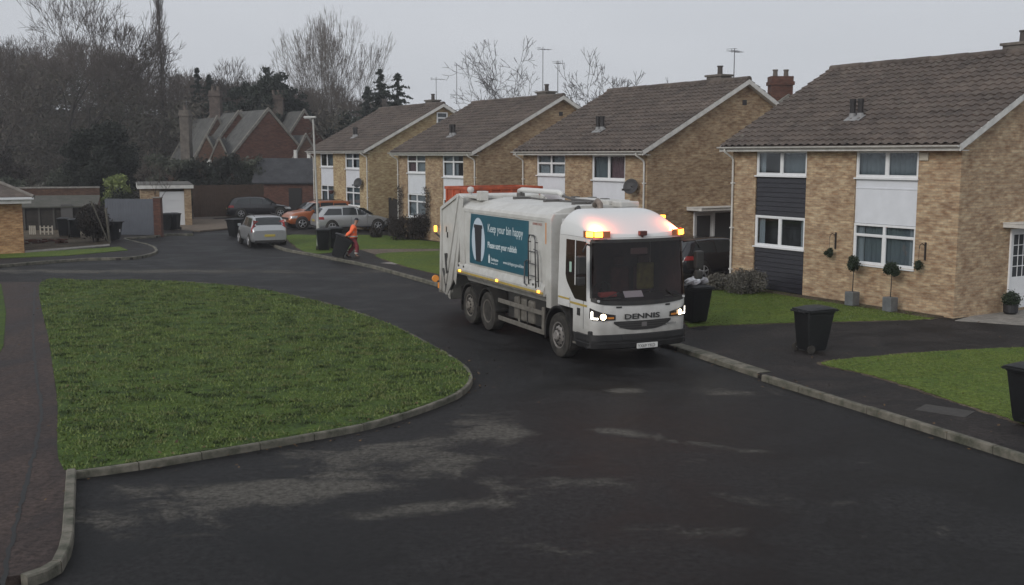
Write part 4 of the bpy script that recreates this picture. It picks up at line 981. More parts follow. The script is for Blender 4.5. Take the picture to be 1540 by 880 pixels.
# chassis and running gear
c = MB()
for y in (-.42, .34): c.box(-7.0, y, .72, .9, y + .08, 1.0)
for x in (-6.4, -4.7, -3.0, -1.4): c.box(x, -.42, .76, x + .1, .42, .96)
c.box(-3.1, -1.05, .50, -1.0, -.5, 1.12); c.box(-3.1, .5, .5, -1.0, 1.05, 1.12)
c.build('chassis', TK, TR)
tk = MB(); tk.box(-2.7, -1.10, .50, -1.55, -.6, 1.06); tk.build('fuel_tank', TG, TR, bevel=.05)
tk = MB(); [tk.box(x, -1.115, .49, x + .05, -.62, 1.075) for x in (-2.4, -1.9)]; tk.build('tank_strap', TK, TR)
for sd in (-1, 1):
    gd = MB()
    for z in (.87, .43): gd.box(-3.42, sd * 1.2, z - .05, -.86, sd * 1.16, z + .06)
    gd.box(-.92, sd * 1.195, .38, -.80, sd * 1.15, 1.02); gd.box(-2.3, sd * 1.155, .43, -2.24, sd * 1.12, 1.1)
    gd.build('side_guard', TG, TR, bevel=.01)
def truck_wheel(x, sd, dish_, rim):
    W_ = MB(); y0, y1 = (-.16, .16)
    prof = [(.27, -.14), (.30, -.155), (.44, -.165), (.485, -.15), (.505, -.10), (.508, 0), (.505, .10), (.485, .15), (.44, .165), (.30, .155), (.27, .14)]
    M = Matrix.Translation((x, sd * 1.06, .508)) @ (Matrix.Identity(4) if sd < 0 else Matrix.Rotation(math.pi, 4, 'Z'))
    W_.lathe(prof, 40, M, 'y')
    tyre = W_.build('wheel', BLACKT, TR, smooth=True, auto=30)
    r_ = MB(); d = -.15
    if dish_: pr = [(.285, d), (.30, d - .012), (.275, d - .01), (.255, d + .05), (.25, .06), (.12, .08), (.11, .0), (.09, -.03), (.0, -.03)]
    else: pr = [(.285, d), (.30, d - .012), (.275, d - .01), (.26, d + .03), (.20, d + .0), (.165, d - .03), (.12, d - .03), (.115, d - .06), (.085, d - .085), (0.0, d - .085)]
    vs = []; fs = []; n = 40
    for rr, h in pr:
        for k in range(n): a = 2 * math.pi * k / n; vs.append((rr * math.cos(a), h, rr * math.sin(a)))
    for i in range(len(pr) - 1):
        for k in range(n): fs.append((i * n + k, (i + 1) * n + k, (i + 1) * n + (k + 1) % n, i * n + (k + 1) % n)[::-1])
    r_.add(vs, fs, M); r_.build('rim', rim, tyre, smooth=True, auto=35)
    hl_ = MB(); nt_ = MB()
    for k in range(10):
        a = 2 * math.pi * k / 10
        if not dish_: hl_.tube(M @ Vector((.228 * math.cos(a), d - .002, .228 * math.sin(a))), M @ Vector((.228 * math.cos(a), d + .05, .228 * math.sin(a))), .027, n=10)
        rr = .14; yy = d - .03 if not dish_ else .07
        nt_.tube(M @ Vector((rr * math.cos(a + .3), yy, rr * math.sin(a + .3))), M @ Vector((rr * math.cos(a + .3), yy - .03, rr * math.sin(a + .3))), .014, n=6)
    if not dish_: hl_.build('rim_hole', pm('hole_black', (.006, .006, .006), .9), tyre)
    nt_.build('wheel_nut', TK, tyre)
RIM = pm('rim_steel', (.30, .28, .265), .45, .2, col2=(.13, .12, .11), vs=7); RIM_D = pm('dirty_rim', (.20, .18, .155), .7, .1, col2=(.08, .072, .06), vs=7)
for sd in (-1, 1):
    truck_wheel(0, sd, False, RIM); truck_wheel(-4.05, sd, True, RIM_D); truck_wheel(-5.25, sd, False, RIM_D)
    for x, a0, a1, wd in ((0, -22, 195, .66), (-4.05, 5, 175, .60), (-5.25, 15, 185, .60)):
        P = []; 
        for i in range(19):
            a = R(a0 + (a1 - a0) * i / 18); P.append([(x + rr * math.cos(a), yy, .51 + rr * math.sin(a)) for rr, yy in ((wd - .05, sd * 1.245), (wd, sd * 1.245), (wd, sd * .85), (wd - .04, sd * .85))])
        m_ = MB(); m_.grid(P, flip=sd > 0); m_.build('mudguard', TK, TR, smooth=True, auto=40, solid=.01)
    fl = MB(); fl.box(-5.95, sd * 1.2, .28, -5.92, sd * .86, .95); fl.build('mud_flap', TK, TR)
ax = MB()
for x in (0, -4.05, -5.25): ax.tube((x, -.95, .51), (x, .95, .51), .09, n=10)
ax.build('axle', TK, TR)

# refuse body
bd = MB(); prof = [(-1.22, 1.62), (-1.235, 2.2), (-1.235, 3.08), (-1.20, 3.15), (-.82, 3.30), (-.3, 3.36), (.3, 3.36), (.82, 3.30), (1.20, 3.15), (1.235, 3.08), (1.235, 2.2), (1.22, 1.62), (1.0, 1.1), (-1.0, 1.1)]
bd.prism(prof[::-1], -5.9, -.55, axis='x')
bo = bd.build('hopper_body', TB, TR, bevel=.012)
fr = MB(); fr.prism([(-1.24, 1.05), (-1.25, 3.08), (-1.18, 3.19), (1.18, 3.19), (1.25, 3.08), (1.24, 1.05)][::-1], -.60, -.36, axis='x')
fr.prism([(-1.10, 1.2), (-1.10, 3.1), (1.10, 3.1), (1.10, 1.2)][::-1], -.70, -.59, axis='x')
fr.build('bulkhead', TB, TR, bevel=.02)
fr = MB(); fr.box(-.75, -1.25, 1.35, -.55, -1.232, 3.05); fr.box(-5.9, -1.252, 3.0, -.55, -1.232, 3.09); fr.box(-5.9, -1.25, 1.5, -5.55, -1.23, 3.0); fr.build('body_frame', TB, TR, bevel=.006)
cv = MB(); cv.tube((-.3, -.95, 1.1), (-.3, -.95, 3.0), .045); cv.tube((-.12, -.7, 1.1), (-.12, -.7, 3.1), .06); cv.build('hydraulic_pipe', TK, TR)
sk_ = MB(); sk_.prism([(-1.235, 1.60), (-1.30, 1.44), (-1.30, 1.30), (-1.1, 1.30), (-1.0, 1.6)], -6.0, -.62, axis='x'); sk_.prism([(1.235, 1.60), (1.30, 1.44), (1.30, 1.30), (1.1, 1.30), (1.0, 1.6)][::-1], -6.0, -.62, axis='x')
so = sk_.build('side_skirt', TB, TR)
q = MB(); q.box(-6.0, -1.306, 1.345, -.62, -1.3005, 1.395); q.build('reflective_strip', YEL, so)
q = MB(); q.box(-6.0, -1.304, 1.30, -.62, -1.3005, 1.343); q.build('skirt_edge', TG, so)
for x in (-5.75, -3.25, -.85): q = MB(); q.box(x - .06, -1.325, 1.36, x + .06, -1.306, 1.42); q.build('marker_light', AMB, so, bevel=.008)
for x in (-5.9, -5.55, -1.2, -1.05): q = MB(); q.tube((x, -1.28, 1.52), (x, -1.295, 1.52), .03, n=8); q.build('skirt_catch', TK, so)
# poster
TEAL = pm('poster_teal', (.018, .105, .145), .45, col2=(.014, .082, .118), vs=1.0)
ps = MB(); q = []
xl, xr, zl, zh = -5.10, -1.52, 1.66, 2.97
for j in range(5):
    z = zl + (zh - zl) * j / 4; k = (z - zl) / (zh - zl); q.append([(xl - .10 * (1 - k) ** 1 + .08 * (k * (1 - k)) * -2, -1.2405, z), (-3.3, -1.2405, z), (xr - .06 * (1 - k), -1.2405, z)])
ps.grid(q); po = ps.build('poster', TEAL, TR)
def side_disc(mb, cx2, cz2, rx, rz, y, n=40, a0=0, a1=360):
    vs = [(cx2, y, cz2)] + [(cx2 + rx * math.cos(R(a0 + (a1 - a0) * i / n)), y, cz2 + rz * math.sin(R(a0 + (a1 - a0) * i / n))) for i in range(n + 1)]
    mb.add(vs, [(0, i, i + 1) for i in range(1, n + 1)])
q = MB(); side_disc(q, -4.60, 2.28, .44, .60, -1.243, a0=-58, a1=238); q.add([(-4.60, -1.243, 2.28), (-4.60 + .44 * math.cos(R(238)), -1.243, 2.28 + .6 * math.sin(R(238))), (-4.60 + .44 * math.cos(R(-58)), -1.243, 2.28 + .6 * math.sin(R(-58)))], [(0, 1, 2)])
q.build('poster_oval', pm('poster_pale', (.50, .58, .66), .5), po)
q = MB(); q.add([(x, -1.246, z) for x, z in ((-4.88, 2.70), (-4.33, 2.70), (-4.31, 2.62), (-4.36, 2.60), (-4.43, 1.74), (-4.75, 1.74), (-4.84, 2.60), (-4.90, 2.62))], [tuple(range(7, -1, -1))])
q.build('poster_bin', pm('poster_dark', (.022, .022, .028), .5), po)
SM = Matrix(((1, 0, 0, 0), (0, 0, -1, 0), (0, 1, 0, 0), (0, 0, 0, 1)))     # text plane facing -Y
PW = pm('poster_white', (.62, .68, .70), .5)
def side_text(s, x, z, size, mat=PW, y=-1.2415, sx=1.0, bold=False, par=None):
    return text_mb(s, size, Matrix.Translation((x, y, z)) @ SM, depth=.0015, bold=bold, sx=sx).build('poster_text', mat, po if par is None else par)
side_text('Keep your bin happy', -3.98, 2.56, .295, sx=.86)
side_text('Please sort your rubbish', -3.98, 2.16, .215, sx=.84, bold=True)
side_text('Darlington', -3.76, 1.845, .105, sx=1.0, bold=True); side_text('Borough Council', -3.76, 1.765, .06)
side_text('www.darlington.gov.uk/bins', -3.0, 1.83, .115, sx=.93)
q = MB(); q.box(-3.93, -1.2435, 1.77, -3.83, -1.2405, 1.93); q.prism([(-3.93, 1.93), (-3.88, 2.0), (-3.83, 1.93)], -1.2435, -1.2405, axis='y'); q.build('council_emblem', PW, po)
side_text('DENNIS EAGLE', -1.32, 2.90, .075, mat=pm('letter_red', (.30, .08, .05), .5), y=-1.238, par=TR)
q = MB(); q.box(-.62, -1.2545, 2.5, -.57, -1.2505, 2.98); q.build('reflective_mark', pm('mark_orange', (.6, .25, .08), .5), TR)
# rail and access ladder on the side
RL = pm('rail_steel', (.10, .10, .105), .4, .6)
q = MB(); y = -1.30
q.path([(-1.40, y, 1.50), (-1.42, y, 2.55), (-1.36, y, 2.66), (-1.12, y, 2.66), (-1.06, y, 2.55), (-1.02, y, 1.45)], .016, 8)
q.path([(-1.06, y - .03, 2.35), (-.90, y - .03, 2.33), (-.84, y - .03, 2.22), (-.80, y - .03, 1.50)], .014, 8)
q.path([(-1.62, y, 2.0), (-1.64, y, 1.5), (-1.5, y, 1.47)], .02, 8); q.path([(-1.62, y, 2.0), (-1.5, y, 2.06), (-1.40, y, 2.06)], .016, 8)
for z in (1.72, 2.0, 2.28): q.tube((-1.41, y, z), (-1.04, y, z), .013, n=6)
for x, z in ((-1.41, 1.6), (-1.42, 2.5), (-1.03, 1.6), (-1.06, 2.5)): q.tube((x, y, z), (x, -1.23, z), .012, n=6)
q.build('access_ladder', RL, TR, smooth=True)
# roof furniture
q = MB(); q.path([(-5.5, .35, 3.52), (-5.3, .35, 3.56), (-3.1, .35, 3.56), (-2.9, .35, 3.5)], .07, 10); q.build('hydraulic_ram', pm('ram_white', (.62, .62, .60), .3), TR, smooth=True)
q = MB(); q.path([(-2.9, .35, 3.48), (-2.2, .3, 3.42), (-.9, .2, 3.42)], .035, 8); q.path([(-5.0, .1, 3.40), (-3.5, .05, 3.38), (-.9, 0, 3.40)], .025, 6)
for x in (-4.4, -2.6, -1.1): q.box(x, -.35, 3.34, x + .14, .12, 3.42)
for x, y in ((-5.4, .3), (-2.7, .55), (-2.2, .75), (-1.3, .6)): q.box(x, y - .08, 3.34, x + .2, y + .08, 3.48)
q.build('roof_valves', pm('valve_grey', (.09, .085, .08), .6), TR, bevel=.01)
q = MB(); q.box(-2.3, .35, 3.34, -.6, .95, 3.46); q.box(-1.2, .45, 3.3, -.2, .95, 3.44); q.build('roof_duct', TB, TR, bevel=.03)
q = MB(); q.path([(-.5, -.05, 3.36), (-.32, -.08, 3.46), (-.18, -.1, 3.40), (-.14, -.1, 3.15), (-.14, -.1, 2.7)], .07, 12); q.build('exhaust_stack', pm('exhaust', (.22, .18, .15), .5, .3, var=.3), TR, smooth=True)
q = MB(); q.path([(-.55, -.5, 3.28), (-.36, -.55, 3.32), (-.26, -.58, 3.22), (-.24, -.6, 2.6)], .05, 10); q.build('hydraulic_hose', TK, TR, smooth=True)
# tailgate
tg = MB(); P0 = [(-5.92, 3.40), (-6.15, 3.46), (-7.42, 3.05), (-7.55, .66), (-6.85, .46), (-6.3, 1.25), (-5.92, 1.35)]
tg.prism(P0, -1.18, 1.18, axis='y'); to = tg.build('tailgate', TB, TR, bevel=.02)
for sd in (-1, 1):
    q = MB()
    q.prism([(-5.70, 3.36), (-5.92, 3.42), (-7.05, .62), (-6.75, .55)], sd * 1.235, sd * 1.181, axis='y')
    q.prism([(-6.05, 3.40), (-6.20, 3.36), (-7.32, .68), (-7.18, .62)], sd * 1.22, sd * 1.181, axis='y')
    q.prism([(-5.62, 3.30), (-5.72, 3.33), (-6.35, 1.1), (-6.2, .95)], sd * 1.26, sd * 1.236, axis='y')
    q.prism([(-7.36, 3.05), (-7.44, 3.02), (-7.56, .68), (-7.44, .66)], sd * 1.23, sd * 1.181, axis='y')
    q.prism([(-6.15, 3.45), (-6.12, 3.36), (-7.38, 2.96), (-7.44, 3.04)], sd * 1.226, sd * 1.181, axis='y')
    q.build('tailgate_rib', TB, to, bevel=.008)
    q = MB(); q.tube((-6.9, sd * 1.2, .6), (-6.2, sd * 1.22, 1.2), .04); q.tube((-7.3, sd * 1.2, 1.3), (-6.95, sd * 1.2, .55), .035); q.tube((-7.05, sd * 1.21, 1.75), (-6.95, sd * 1.21, 1.2), .05); q.build('lift_ram', TK, to)
    q = MB(); q.box(-7.1, sd * 1.195, 2.35, -7.05, sd * 1.181, 2.5); q.box(-7.02, sd * 1.195, 2.2, -6.95, sd * 1.181, 2.35); q.build('catch', TK, to)
    q = MB(); q.box(-7.68, sd * 1.30 - .04, 2.32, -7.60, sd * 1.30 + .04, 2.5); q.build('work_light', AMB, to, bevel=.02)
    q = MB(); q.tube((-7.64, sd * 1.3, 2.3), (-7.5, sd * 1.15, 2.1), .025); q.tube((-7.64, sd * 1.28, .9), (-7.5, sd * 1.15, .9), .03); q.build('light_arm', TK, to)
    q = MB(); q.tube((-7.66, sd * 1.32, .98), (-7.60, sd * 1.32, .98), .1, n=14); q.box(-7.66, sd * 1.24, .7, -7.58, sd * 1.10, .86); q.build('tail_lamp', pm('tail_amber', (.7, .28, .05), .4, emit=(1, .35, .08), es=.12), to)
q = MB(); q.box(-7.95, -1.1, .55, -7.5, 1.1, .7); q.box(-7.9, -1.0, .7, -7.55, -.9, 1.9); q.box(-7.9, .9, .7, -7.55, 1.0, 1.9); q.build('bin_lift', TG, to)
q = MB(); q.lathe([(.0, 0), (.075, .02), (.10, .09), (.075, .16), (0, .18)], 14, Matrix.Translation((-5.95, -.9, 3.47))); q.tube((-5.95, -.9, 3.38), (-5.95, -.9, 3.49), .03); q.build('tailgate_beacon', pm('beacon_off', (.55, .52, .5), .25), to, smooth=True)
q = MB(); q.box(-5.9, -1.0, 3.34, -5.25, -.25, 3.43); q.box(-5.3, -1.0, 3.3, -5.05, -.75, 3.55); q.build('hinge_plate', TB, to, bevel=.02)

# ------------------------------------------------------------------ wheelie bins
def make_bin(label, loc, rz, group='black wheelie bins', lid_open=0.0, mat=BLACKP):
    t = thing('wheelie_bin', label, 'bin', loc, rz, group)
    b = MB(); rings = []
    for z, wx, wy, yo in ((0.06, .225, .225, .04), (.12, .232, .25, .03), (.55, .262, .31, .015), (.90, .285, .355, 0), (.91, .300, .37, 0), (.96, .302, .372, 0), (.97, .29, .36, 0)):
        r_ = .04; row = []
        for (sx, sy) in ((1, 1), (-1, 1), (-1, -1), (1, -1)):
            for k in range(4):
                a = {(1, 1): 0, (-1, 1): 90, (-1, -1): 180, (1, -1): 270}[(sx, sy)] + 30 * k; row.append((sx * (wx - r_) + r_ * math.cos(R(a)), yo + sy * (wy - r_) + r_ * math.sin(R(a)), z))
        row.append(row[0]); rings.append(row)
    b.grid(rings, flip=False); b.add(rings[0][:-1], [tuple(range(15, -1, -1))])
    b.box(-.03, -.27, .1, .03, -.235, .14)
    b.build('body', mat, t, smooth=True, auto=40)
    l = MB(); Ml = Matrix.Translation((0, .36, .985)) @ Matrix.Rotation(-lid_open, 4, 'X')
    P = []
    for i in range(9):
        y = -.76 + .76 * i / 8; row = []
        for k in range(9):
            x = -.31 + .62 * k / 8; row.append((x, y, .0 + .055 * (1 - abs(x / .31) ** 4) * (1 - abs((y + .38) / .38) ** 4) + .012 * (y < -.2)))
        P.append(row)
    l.grid(P, Ml); l.box(-.315, -.775, -.045, .315, .0, .0, Ml); l.box(-.32, -.80, -.03, .32, -.76, -.012, Ml)
    l.build('lid', mat, t, smooth=True, auto=40)
    h = MB(); h.tube((-.24, .44, .94), (.24, .44, .94), .016, n=8)
    for x in (-.24, 0, .24): h.box(x - .015, .36, .92, x + .015, .45, .965)
    h.build('handle', mat, t)
    for x in (-.27, .27):
        w_ = MB(); w_.lathe([(.03, -.028), (.085, -.03), (.10, -.02), (.10, .02), (.085, .03), (.03, .028)], 20, Matrix.Translation((x, .25, .10)) @ Matrix.Rotation(math.pi / 2, 4, 'Z'), 'y')
        w_.build('wheel', BLACKT, t, smooth=True, auto=30)
    a = MB(); a.tube((-.27, .25, .10), (.27, .25, .10), .012, n=6); a.build('axle', STEEL, t)
    return t
def bin_(px, py, rz, label, z=.1, **k):
    g_ = G(px, py, z); return dup(BIN0, (g_[0], g_[1], z), rz, label)
g_ = G(1222, 529, .1)
BIN0 = make_bin('black wheelie bin standing alone on the dark drive before the nearest house', (*g_, .1), R(112))
bin_(1046, 486, R(20), 'black wheelie bin topped with rubbish bags, just right of the truck')
bin_(1552, 640, R(-60), 'black wheelie bin cut off by the right edge on the bright lawn side')
bin_(486, 377, R(15), 'left of the two black wheelie bins on the pavement left of the workman', .1)
bin_(504, 374.5, R(25), 'right of the two black wheelie bins on the pavement, nearer the workman')
bin_(253, 347, R(5), 'left of the two black wheelie bins before the white garage door')
bin_(262.5, 346.5, R(-5), 'right of the two black wheelie bins before the white garage door')
b9 = bin_(172, 362, R(80), 'black wheelie bin with white label beside the grey gate')
q = MB(); q.box(-.05, -.335, .45, .05, -.33, .6); q.build('label', pm('label_white', (.55, .55, .55), .6), b9)
bin_(113, 358, R(30), 'taller black wheelie bin in the front garden beside the brown shrub')
bin_(97, 356, R(10), 'black wheelie bin in the garden nearest the bungalow', .1)
bin_(353, 357, R(-25), 'black wheelie bin half hidden behind the parked silver car', .0)
# lumpy bags on the bin beside the truck
g_ = G(1046, 486, .1)
rg = np.random.default_rng(8)
for k, (dx, dy, rr, m_, lb) in enumerate(((-.12, -.05, .20, pm('bag_white', (.45, .46, .48), .35, var=.3, vs=9), 'crumpled white plastic bag on the bin beside the truck'),
                                 (.14, .05, .17, pm('bag_grey', (.20, .20, .21), .35, var=.3, vs=9), 'crumpled grey plastic bag on the bin beside the truck'))):
    q = MB(); P = []
    for i in range(9):
        a = math.pi * i / 8; row = []
        for j in range(13):
            b_ = 2 * math.pi * (j % 12) / 12; k2 = rr * (1 + .28 * math.sin(3 * b_ + i) * math.sin(a * 2 + j % 12)); row.append((k2 * math.sin(a) * math.cos(b_), k2 * math.sin(a) * math.sin(b_), k2 * .55 * math.cos(a)))
        P.append(row)
    q.grid(P, flip=True); o = q.build('rubbish_bag', m_, smooth=False); o.location = (g_[0] + dx, g_[1] + dy, 1.215); tag(o, lb, 'rubbish bag', 'rubbish bags on the bin')

# ------------------------------------------------------------------ cars
def lerp_st(st, t):
    for i in range(len(st) - 1):
        if t <= st[i + 1][0]:
            a, b = st[i], st[i + 1]; k = (t - a[0]) / max(1e-6, b[0] - a[0]); return [a[j] + (b[j] - a[j]) * k for j in range(1, len(a))]
    return list(st[-1][1:])
def smooth_st(st, t, w_=.012):
    v = [lerp_st(st, min(1, max(0, t + d))) for d in (-w_, -w_ / 2, 0, w_ / 2, w_)]
    return [sum(x[j] for x in v) / 5 for j in range(len(v[0]))]
def make_car(name, label, loc, rz, L, W, H, paint, st, side_wins, ws, rw, wheel_x, wr=.32, facing='rear', clad=None, lights='block', plate=None, group='parked cars', roof_rail=False, splr=True):
    """st rows: (t, zlow, zbelt, ztop, w, wtop) as fractions of L, H, W/2"""
    t = thing(name, label, 'car', loc, rz, group)
    def sec(tt):
        zl, zb, ztp, w_, wt = smooth_st(st, tt); return zl * H, zb * H, ztp * H, w_ * W / 2, wt * W / 2
    def half(tt):
        zl, zb, zt_, w_, wt = sec(tt); x = (tt - .5) * L; cr_ = min(.07, max(.01, (zt_ - zb) * .4))
        return [(x, w_ * .90, zl), (x, w_ * .975, zl + .06), (x, w_ * 1.0, zl + .18), (x, w_, zl + (zb - zl) * .55), (x, w_ * .992, zb - .06), (x, w_ * .965, zb), (x, wt + (w_ * .95 - wt) * .0 + .02, zt_ - cr_), (x, wt * .92, zt_ - cr_ * .35), (x, wt * .6, zt_ - .008), (x, 0, zt_)]
    ts = sorted(set([i / 60 for i in range(61)] + [.005, .012, .99, .995])); b = MB(); rows = []
    for tt in ts:
        h = half(tt); rows.append([(p[0], -p[1], p[2]) for p in h] + [p for p in h[-2::-1]])
    b.grid(rows, flip=True); b.add(rows[0], [tuple(range(len(rows[0])))]); b.add(rows[-1], [tuple(range(len(rows[-1]) - 1, -1, -1))])
    body = b.build('body', paint, t, smooth=True, auto=38)
    def ysurf(x, z):
        zl, zb, zt_, w_, wt = sec(x / L + .5); h = half(x / L + .5)
        for i in range(len(h) - 1):
            if h[i][2] <= z <= h[i + 1][2] and h[i + 1][2] > h[i][2]:
                k = (z - h[i][2]) / (h[i + 1][2] - h[i][2]); return h[i][1] + (h[i + 1][1] - h[i][1]) * k
        return h[0][1] if z < h[0][2] else h[6][1]
    def sidepatch(quad, off, n=8, m=4, mb=None, sides=(-1, 1)):
        """quad: bottom x0,x1 z ; top x0,x1 z"""
        (xa, xb, z0), (xc, xd, z1) = quad; mbs = mb or MB()
        for s in sides:
            P = []
            for j in range(m + 1):
                k = j / m; z = z0 + (z1 - z0) * k; row = []
                for i in range(n + 1):
                    x = (xa + (xb - xa) * i / n) * (1 - k) + (xc + (xd - xc) * i / n) * k; row.append((x, s * (ysurf(x, z) + off), z + off * .3))
                P.append(row)
            mbs.grid(P, flip=s > 0)
        return mbs
    CG = pm('car_window_dark', (.030, .034, .037), .06, coat=.2)
    for (q0, q1) in side_wins:
        for s in (-1, 1): sidepatch(((q0[0], q0[1], q0[2] * H), (q1[0], q1[1], q1[2] * H)), .008, sides=(s,)).build('side_window', CG, t, smooth=True)
    def toppatch(t0, t1, yf, off, n=8, m=6, yf2=None):
        mb = MB(); P = []
        for i in range(n + 1):
            tt = t0 + (t1 - t0) * i / n; h = half(tt); yy = yf + ((yf2 or yf) - yf) * i / n; row = []
            for j in range(m + 1):
                f_ = (-1 + 2 * j / m) * yy; a = abs(f_) * h[7][1]; z = h[9][2] if a < 1e-6 else np.interp(a, [0, h[8][1], h[7][1]], [h[9][2], h[8][2], h[7][2]])
                row.append((h[0][0] + off * (1 if t0 > .5 else -1), math.copysign(a, f_), z + off * .8))
            P.append(row)
        mb.grid(P, flip=True); return mb
    toppatch(ws[0], ws[1], .97, .012).build('windscreen', CG, t, smooth=True)
    toppatch(rw[0], rw[1], .95, .012).build('rear_window', CG, t, smooth=True)
    # sills / cladding and bumpers
    TRIM = clad or TK
    for s in (-1, 1):
        cl = MB(); sidepatch(((-L * .40, L * .40, H * .17), (-L * .40, L * .40, H * (.30 if clad else .20))), .012, 14, 2, cl, (s,)); cl.build('sill', TRIM, t)
        for x in (-L * .05, L * .17): sidepatch(((x, x + .012, H * .3), (x + .03, x + .042, H * .58)), .004, 1, 6, sides=(s,)).build('door_gap', TRIM, t)
    for x in wheel_x:
        for s in (-1, 1):
            ar = MB(); y = s * (W / 2 * .985); ar.lathe([(wr + .07, -.005), (wr + .07, .03), (wr + .03, .035), (.02, .035)], 28, Matrix.Translation((x, y - (.02 if s > 0 else -.02), wr + .02)) @ (Matrix.Identity(4) if s > 0 else Matrix.Rotation(math.pi, 4, 'Z')), 'y')
            ar.build('wheel_arch', TRIM, t, smooth=True, auto=30)
        for s in (-1, 1):
            w_ = MB(); M = Matrix.Translation((x, s * (W / 2 - .07), wr)) @ (Matrix.Identity(4) if s < 0 else Matrix.Rotation(math.pi, 4, 'Z'))
            w_.lathe([(.2, -.105), (wr * .70, -.115), (wr * .93, -.11), (wr, -.08), (wr, .08), (wr * .93, .1), (.2, .1)], 28, M, 'y'); wo = w_.build('wheel', BLACKT, t, smooth=True, auto=30)
            r_ = MB(); r_.lathe([(wr * .70, -.108), (wr * .66, -.125), (wr * .60, -.125), (wr * .60, -.112)], 24, M, 'y', cap=False); dk_ = MB(); dk_.lathe([(.01, -.1165), (wr * .66, -.117)], 24, M, 'y', cap=False)
            for k in range(5):
                a = 2 * math.pi * k / 5 + .3; r_.tube(M @ Vector((0, -.12, 0)), M @ Vector((wr * .64 * math.cos(a), -.125, wr * .64 * math.sin(a))), .034, .026, 6)
            r_.tube(M @ Vector((0, -.12, 0)), M @ Vector((0, -.14, 0)), .05, n=10); r_.build('rim', pm('alloy', (.42, .42, .43), .35, .7, var=.1), wo); dk_.build('spoke_gap_shade', pm('hole_black', (.006, .006, .006), .9), wo)  # black backing disc paints the dark inside between the spokes
    for s in (-1, 1):
        m_ = MB(); xm = L * (ws[0] - .5) + .02 if ws[0] < ws[1] else L * (ws[1] - .5) - .02; xm = L * (max(ws) - .5) - .28; zz = H * .655
        m_.box(xm, s * (W / 2 + .02), zz - .06, xm + .12, s * (W / 2 + .17), zz + .07); m_.box(xm + .03, s * (W / 2 - .1), zz - .05, xm + .09, s * (W / 2 + .03), zz - .02); m_.build('wing_mirror', paint, t, bevel=.02)
    # lamps follow the corners
    RED = pm('tail_red', (.30, .025, .025), .15, coat=.6); CLR = pm('lamp_clear', (.45, .46, .47), .12, .3, coat=.6)
    for s in (-1, 1):
        if lights == 'tall': rl = sidepatch(((-L * .487, -L * .462, H * .50), (-L * .462, -L * .437, H * .88)), .02, 4, 6, sides=(s,))
        else: rl = sidepatch(((-L * .492, -L * .40, H * .50), (-L * .475, -L * .41, H * .60)), .014, 5, 3, sides=(s,))
        rl.build('tail_light', RED, t, smooth=True)
        sidepatch(((L * .40, L * .488, H * .40), (L * .375, L * .475, H * .49)), .014, 6, 3, sides=(s,)).build('headlight', CLR, t, smooth=True)
    fm = MB(); fx = L / 2; hw = W * .36
    fm.box(fx - .02, -hw, H * .36, fx + .012, hw, H * .43); fm.box(fx - .03, -hw * .9, H * .17, fx + .01, hw * .9, H * .27); fm.build('grille', TK, t, bevel=.01)
    fm = MB(); fm.box(fx + .0, -.26, H * .28, fx + .022, .26, H * .35); fm.build('number_plate', pm('plate_white', (.62, .62, .60), .4), t)
    rx = -L / 2; fm = MB(); fm.box(rx - .018, -.26, H * (plate or .42), rx + .02, .26, H * (plate or .42) + .11); fm.build('number_plate', pm('plate_yellow', (.45, .36, .07), .4), t)
    fm = MB(); fm.box(rx - .012, -W * .42, H * .17, rx + .05, W * .42, H * .25); fm.build('rear_bumper', TK, t, bevel=.01)
    if roof_rail:
        q = MB()
        for s in (-1, 1): q.path([(-L * .32, s * W * .33, H * .985), (-L * .28, s * W * .335, H * 1.02), (L * .06, s * W * .335, H * 1.02), (L * .1, s * W * .33, H * .985)], .018, 6)
        q.build('roof_rail', TK, t)
    return t
hatch = [(0, .30, .42, .46, .86, .70), (.008, .22, .55, .60, .93, .76), (.03, .19, .63, .68, .97, .78), (.10, .17, .65, .93, 1, .74), (.16, .17, .65, .975, 1, .73), (.33, .17, .64, 1, 1, .74), (.50, .17, .63, .985, 1, .74), (.56, .17, .62, .95, 1, .75),
         (.73, .17, .60, .655, 1, .84), (.88, .18, .54, .58, .98, .82), (.955, .19, .46, .50, .93, .76), (.985, .22, .38, .41, .86, .7), (1, .28, .34, .36, .80, .62)]
boxy = [(0, .26, .48, .52, .90, .78), (.01, .20, .60, .64, .95, .82), (.035, .19, .64, .70, .98, .83), (.085, .18, .65, .955, 1, .79), (.13, .18, .65, .985, 1, .79), (.33, .18, .64, 1, 1, .79), (.52, .18, .63, .99, 1, .79), (.585, .18, .63, .95, 1, .79),
        (.735, .18, .62, .67, 1, .86), (.90, .19, .56, .60, .97, .84), (.97, .20, .46, .50, .91, .78), (1, .26, .34, .37, .82, .68)]
SILV = pm('silver_paint', (.42, .43, .44), .28, .55, coat=.5); SILV2 = pm('pale_silver_paint', (.44, .45, .46), .28, .5, coat=.5)
ORNG = pm('orange_paint', (.36, .105, .035), .3, .2, coat=.5); BLKP = pm('black_paint', (.014, .014, .017), .2, coat=.6)
def car_at(center, head): return (center[0], center[1], center[2]), math.atan2(head[1], head[0])
hd = Vector((-.42, .91)).normalized(); rr_ = (Vector(G(375.8, 372.8, 0)) + Vector(G(425.4, 369.0, 0))) / 2 + hd * 1.15
l_, r_ = car_at((rr_.x, rr_.y, 0), hd)
W1 = [((-1.62, -.62, .655), (-1.42, -.60, .92)), ((-.56, .18, .65), (-.54, .14, .93)), ((.24, 1.05, .645), (.20, .52, .92))]
make_car('silver_car', 'silver high-roofed car parked at the kerb, its red tall tail lamps toward the camera', l_, r_, 4.0, 1.74, 1.53, SILV, boxy, W1, (.72, .60), (.04, .095), (-1.22, 1.25), .31, lights='tall', plate=.36, roof_rail=True)
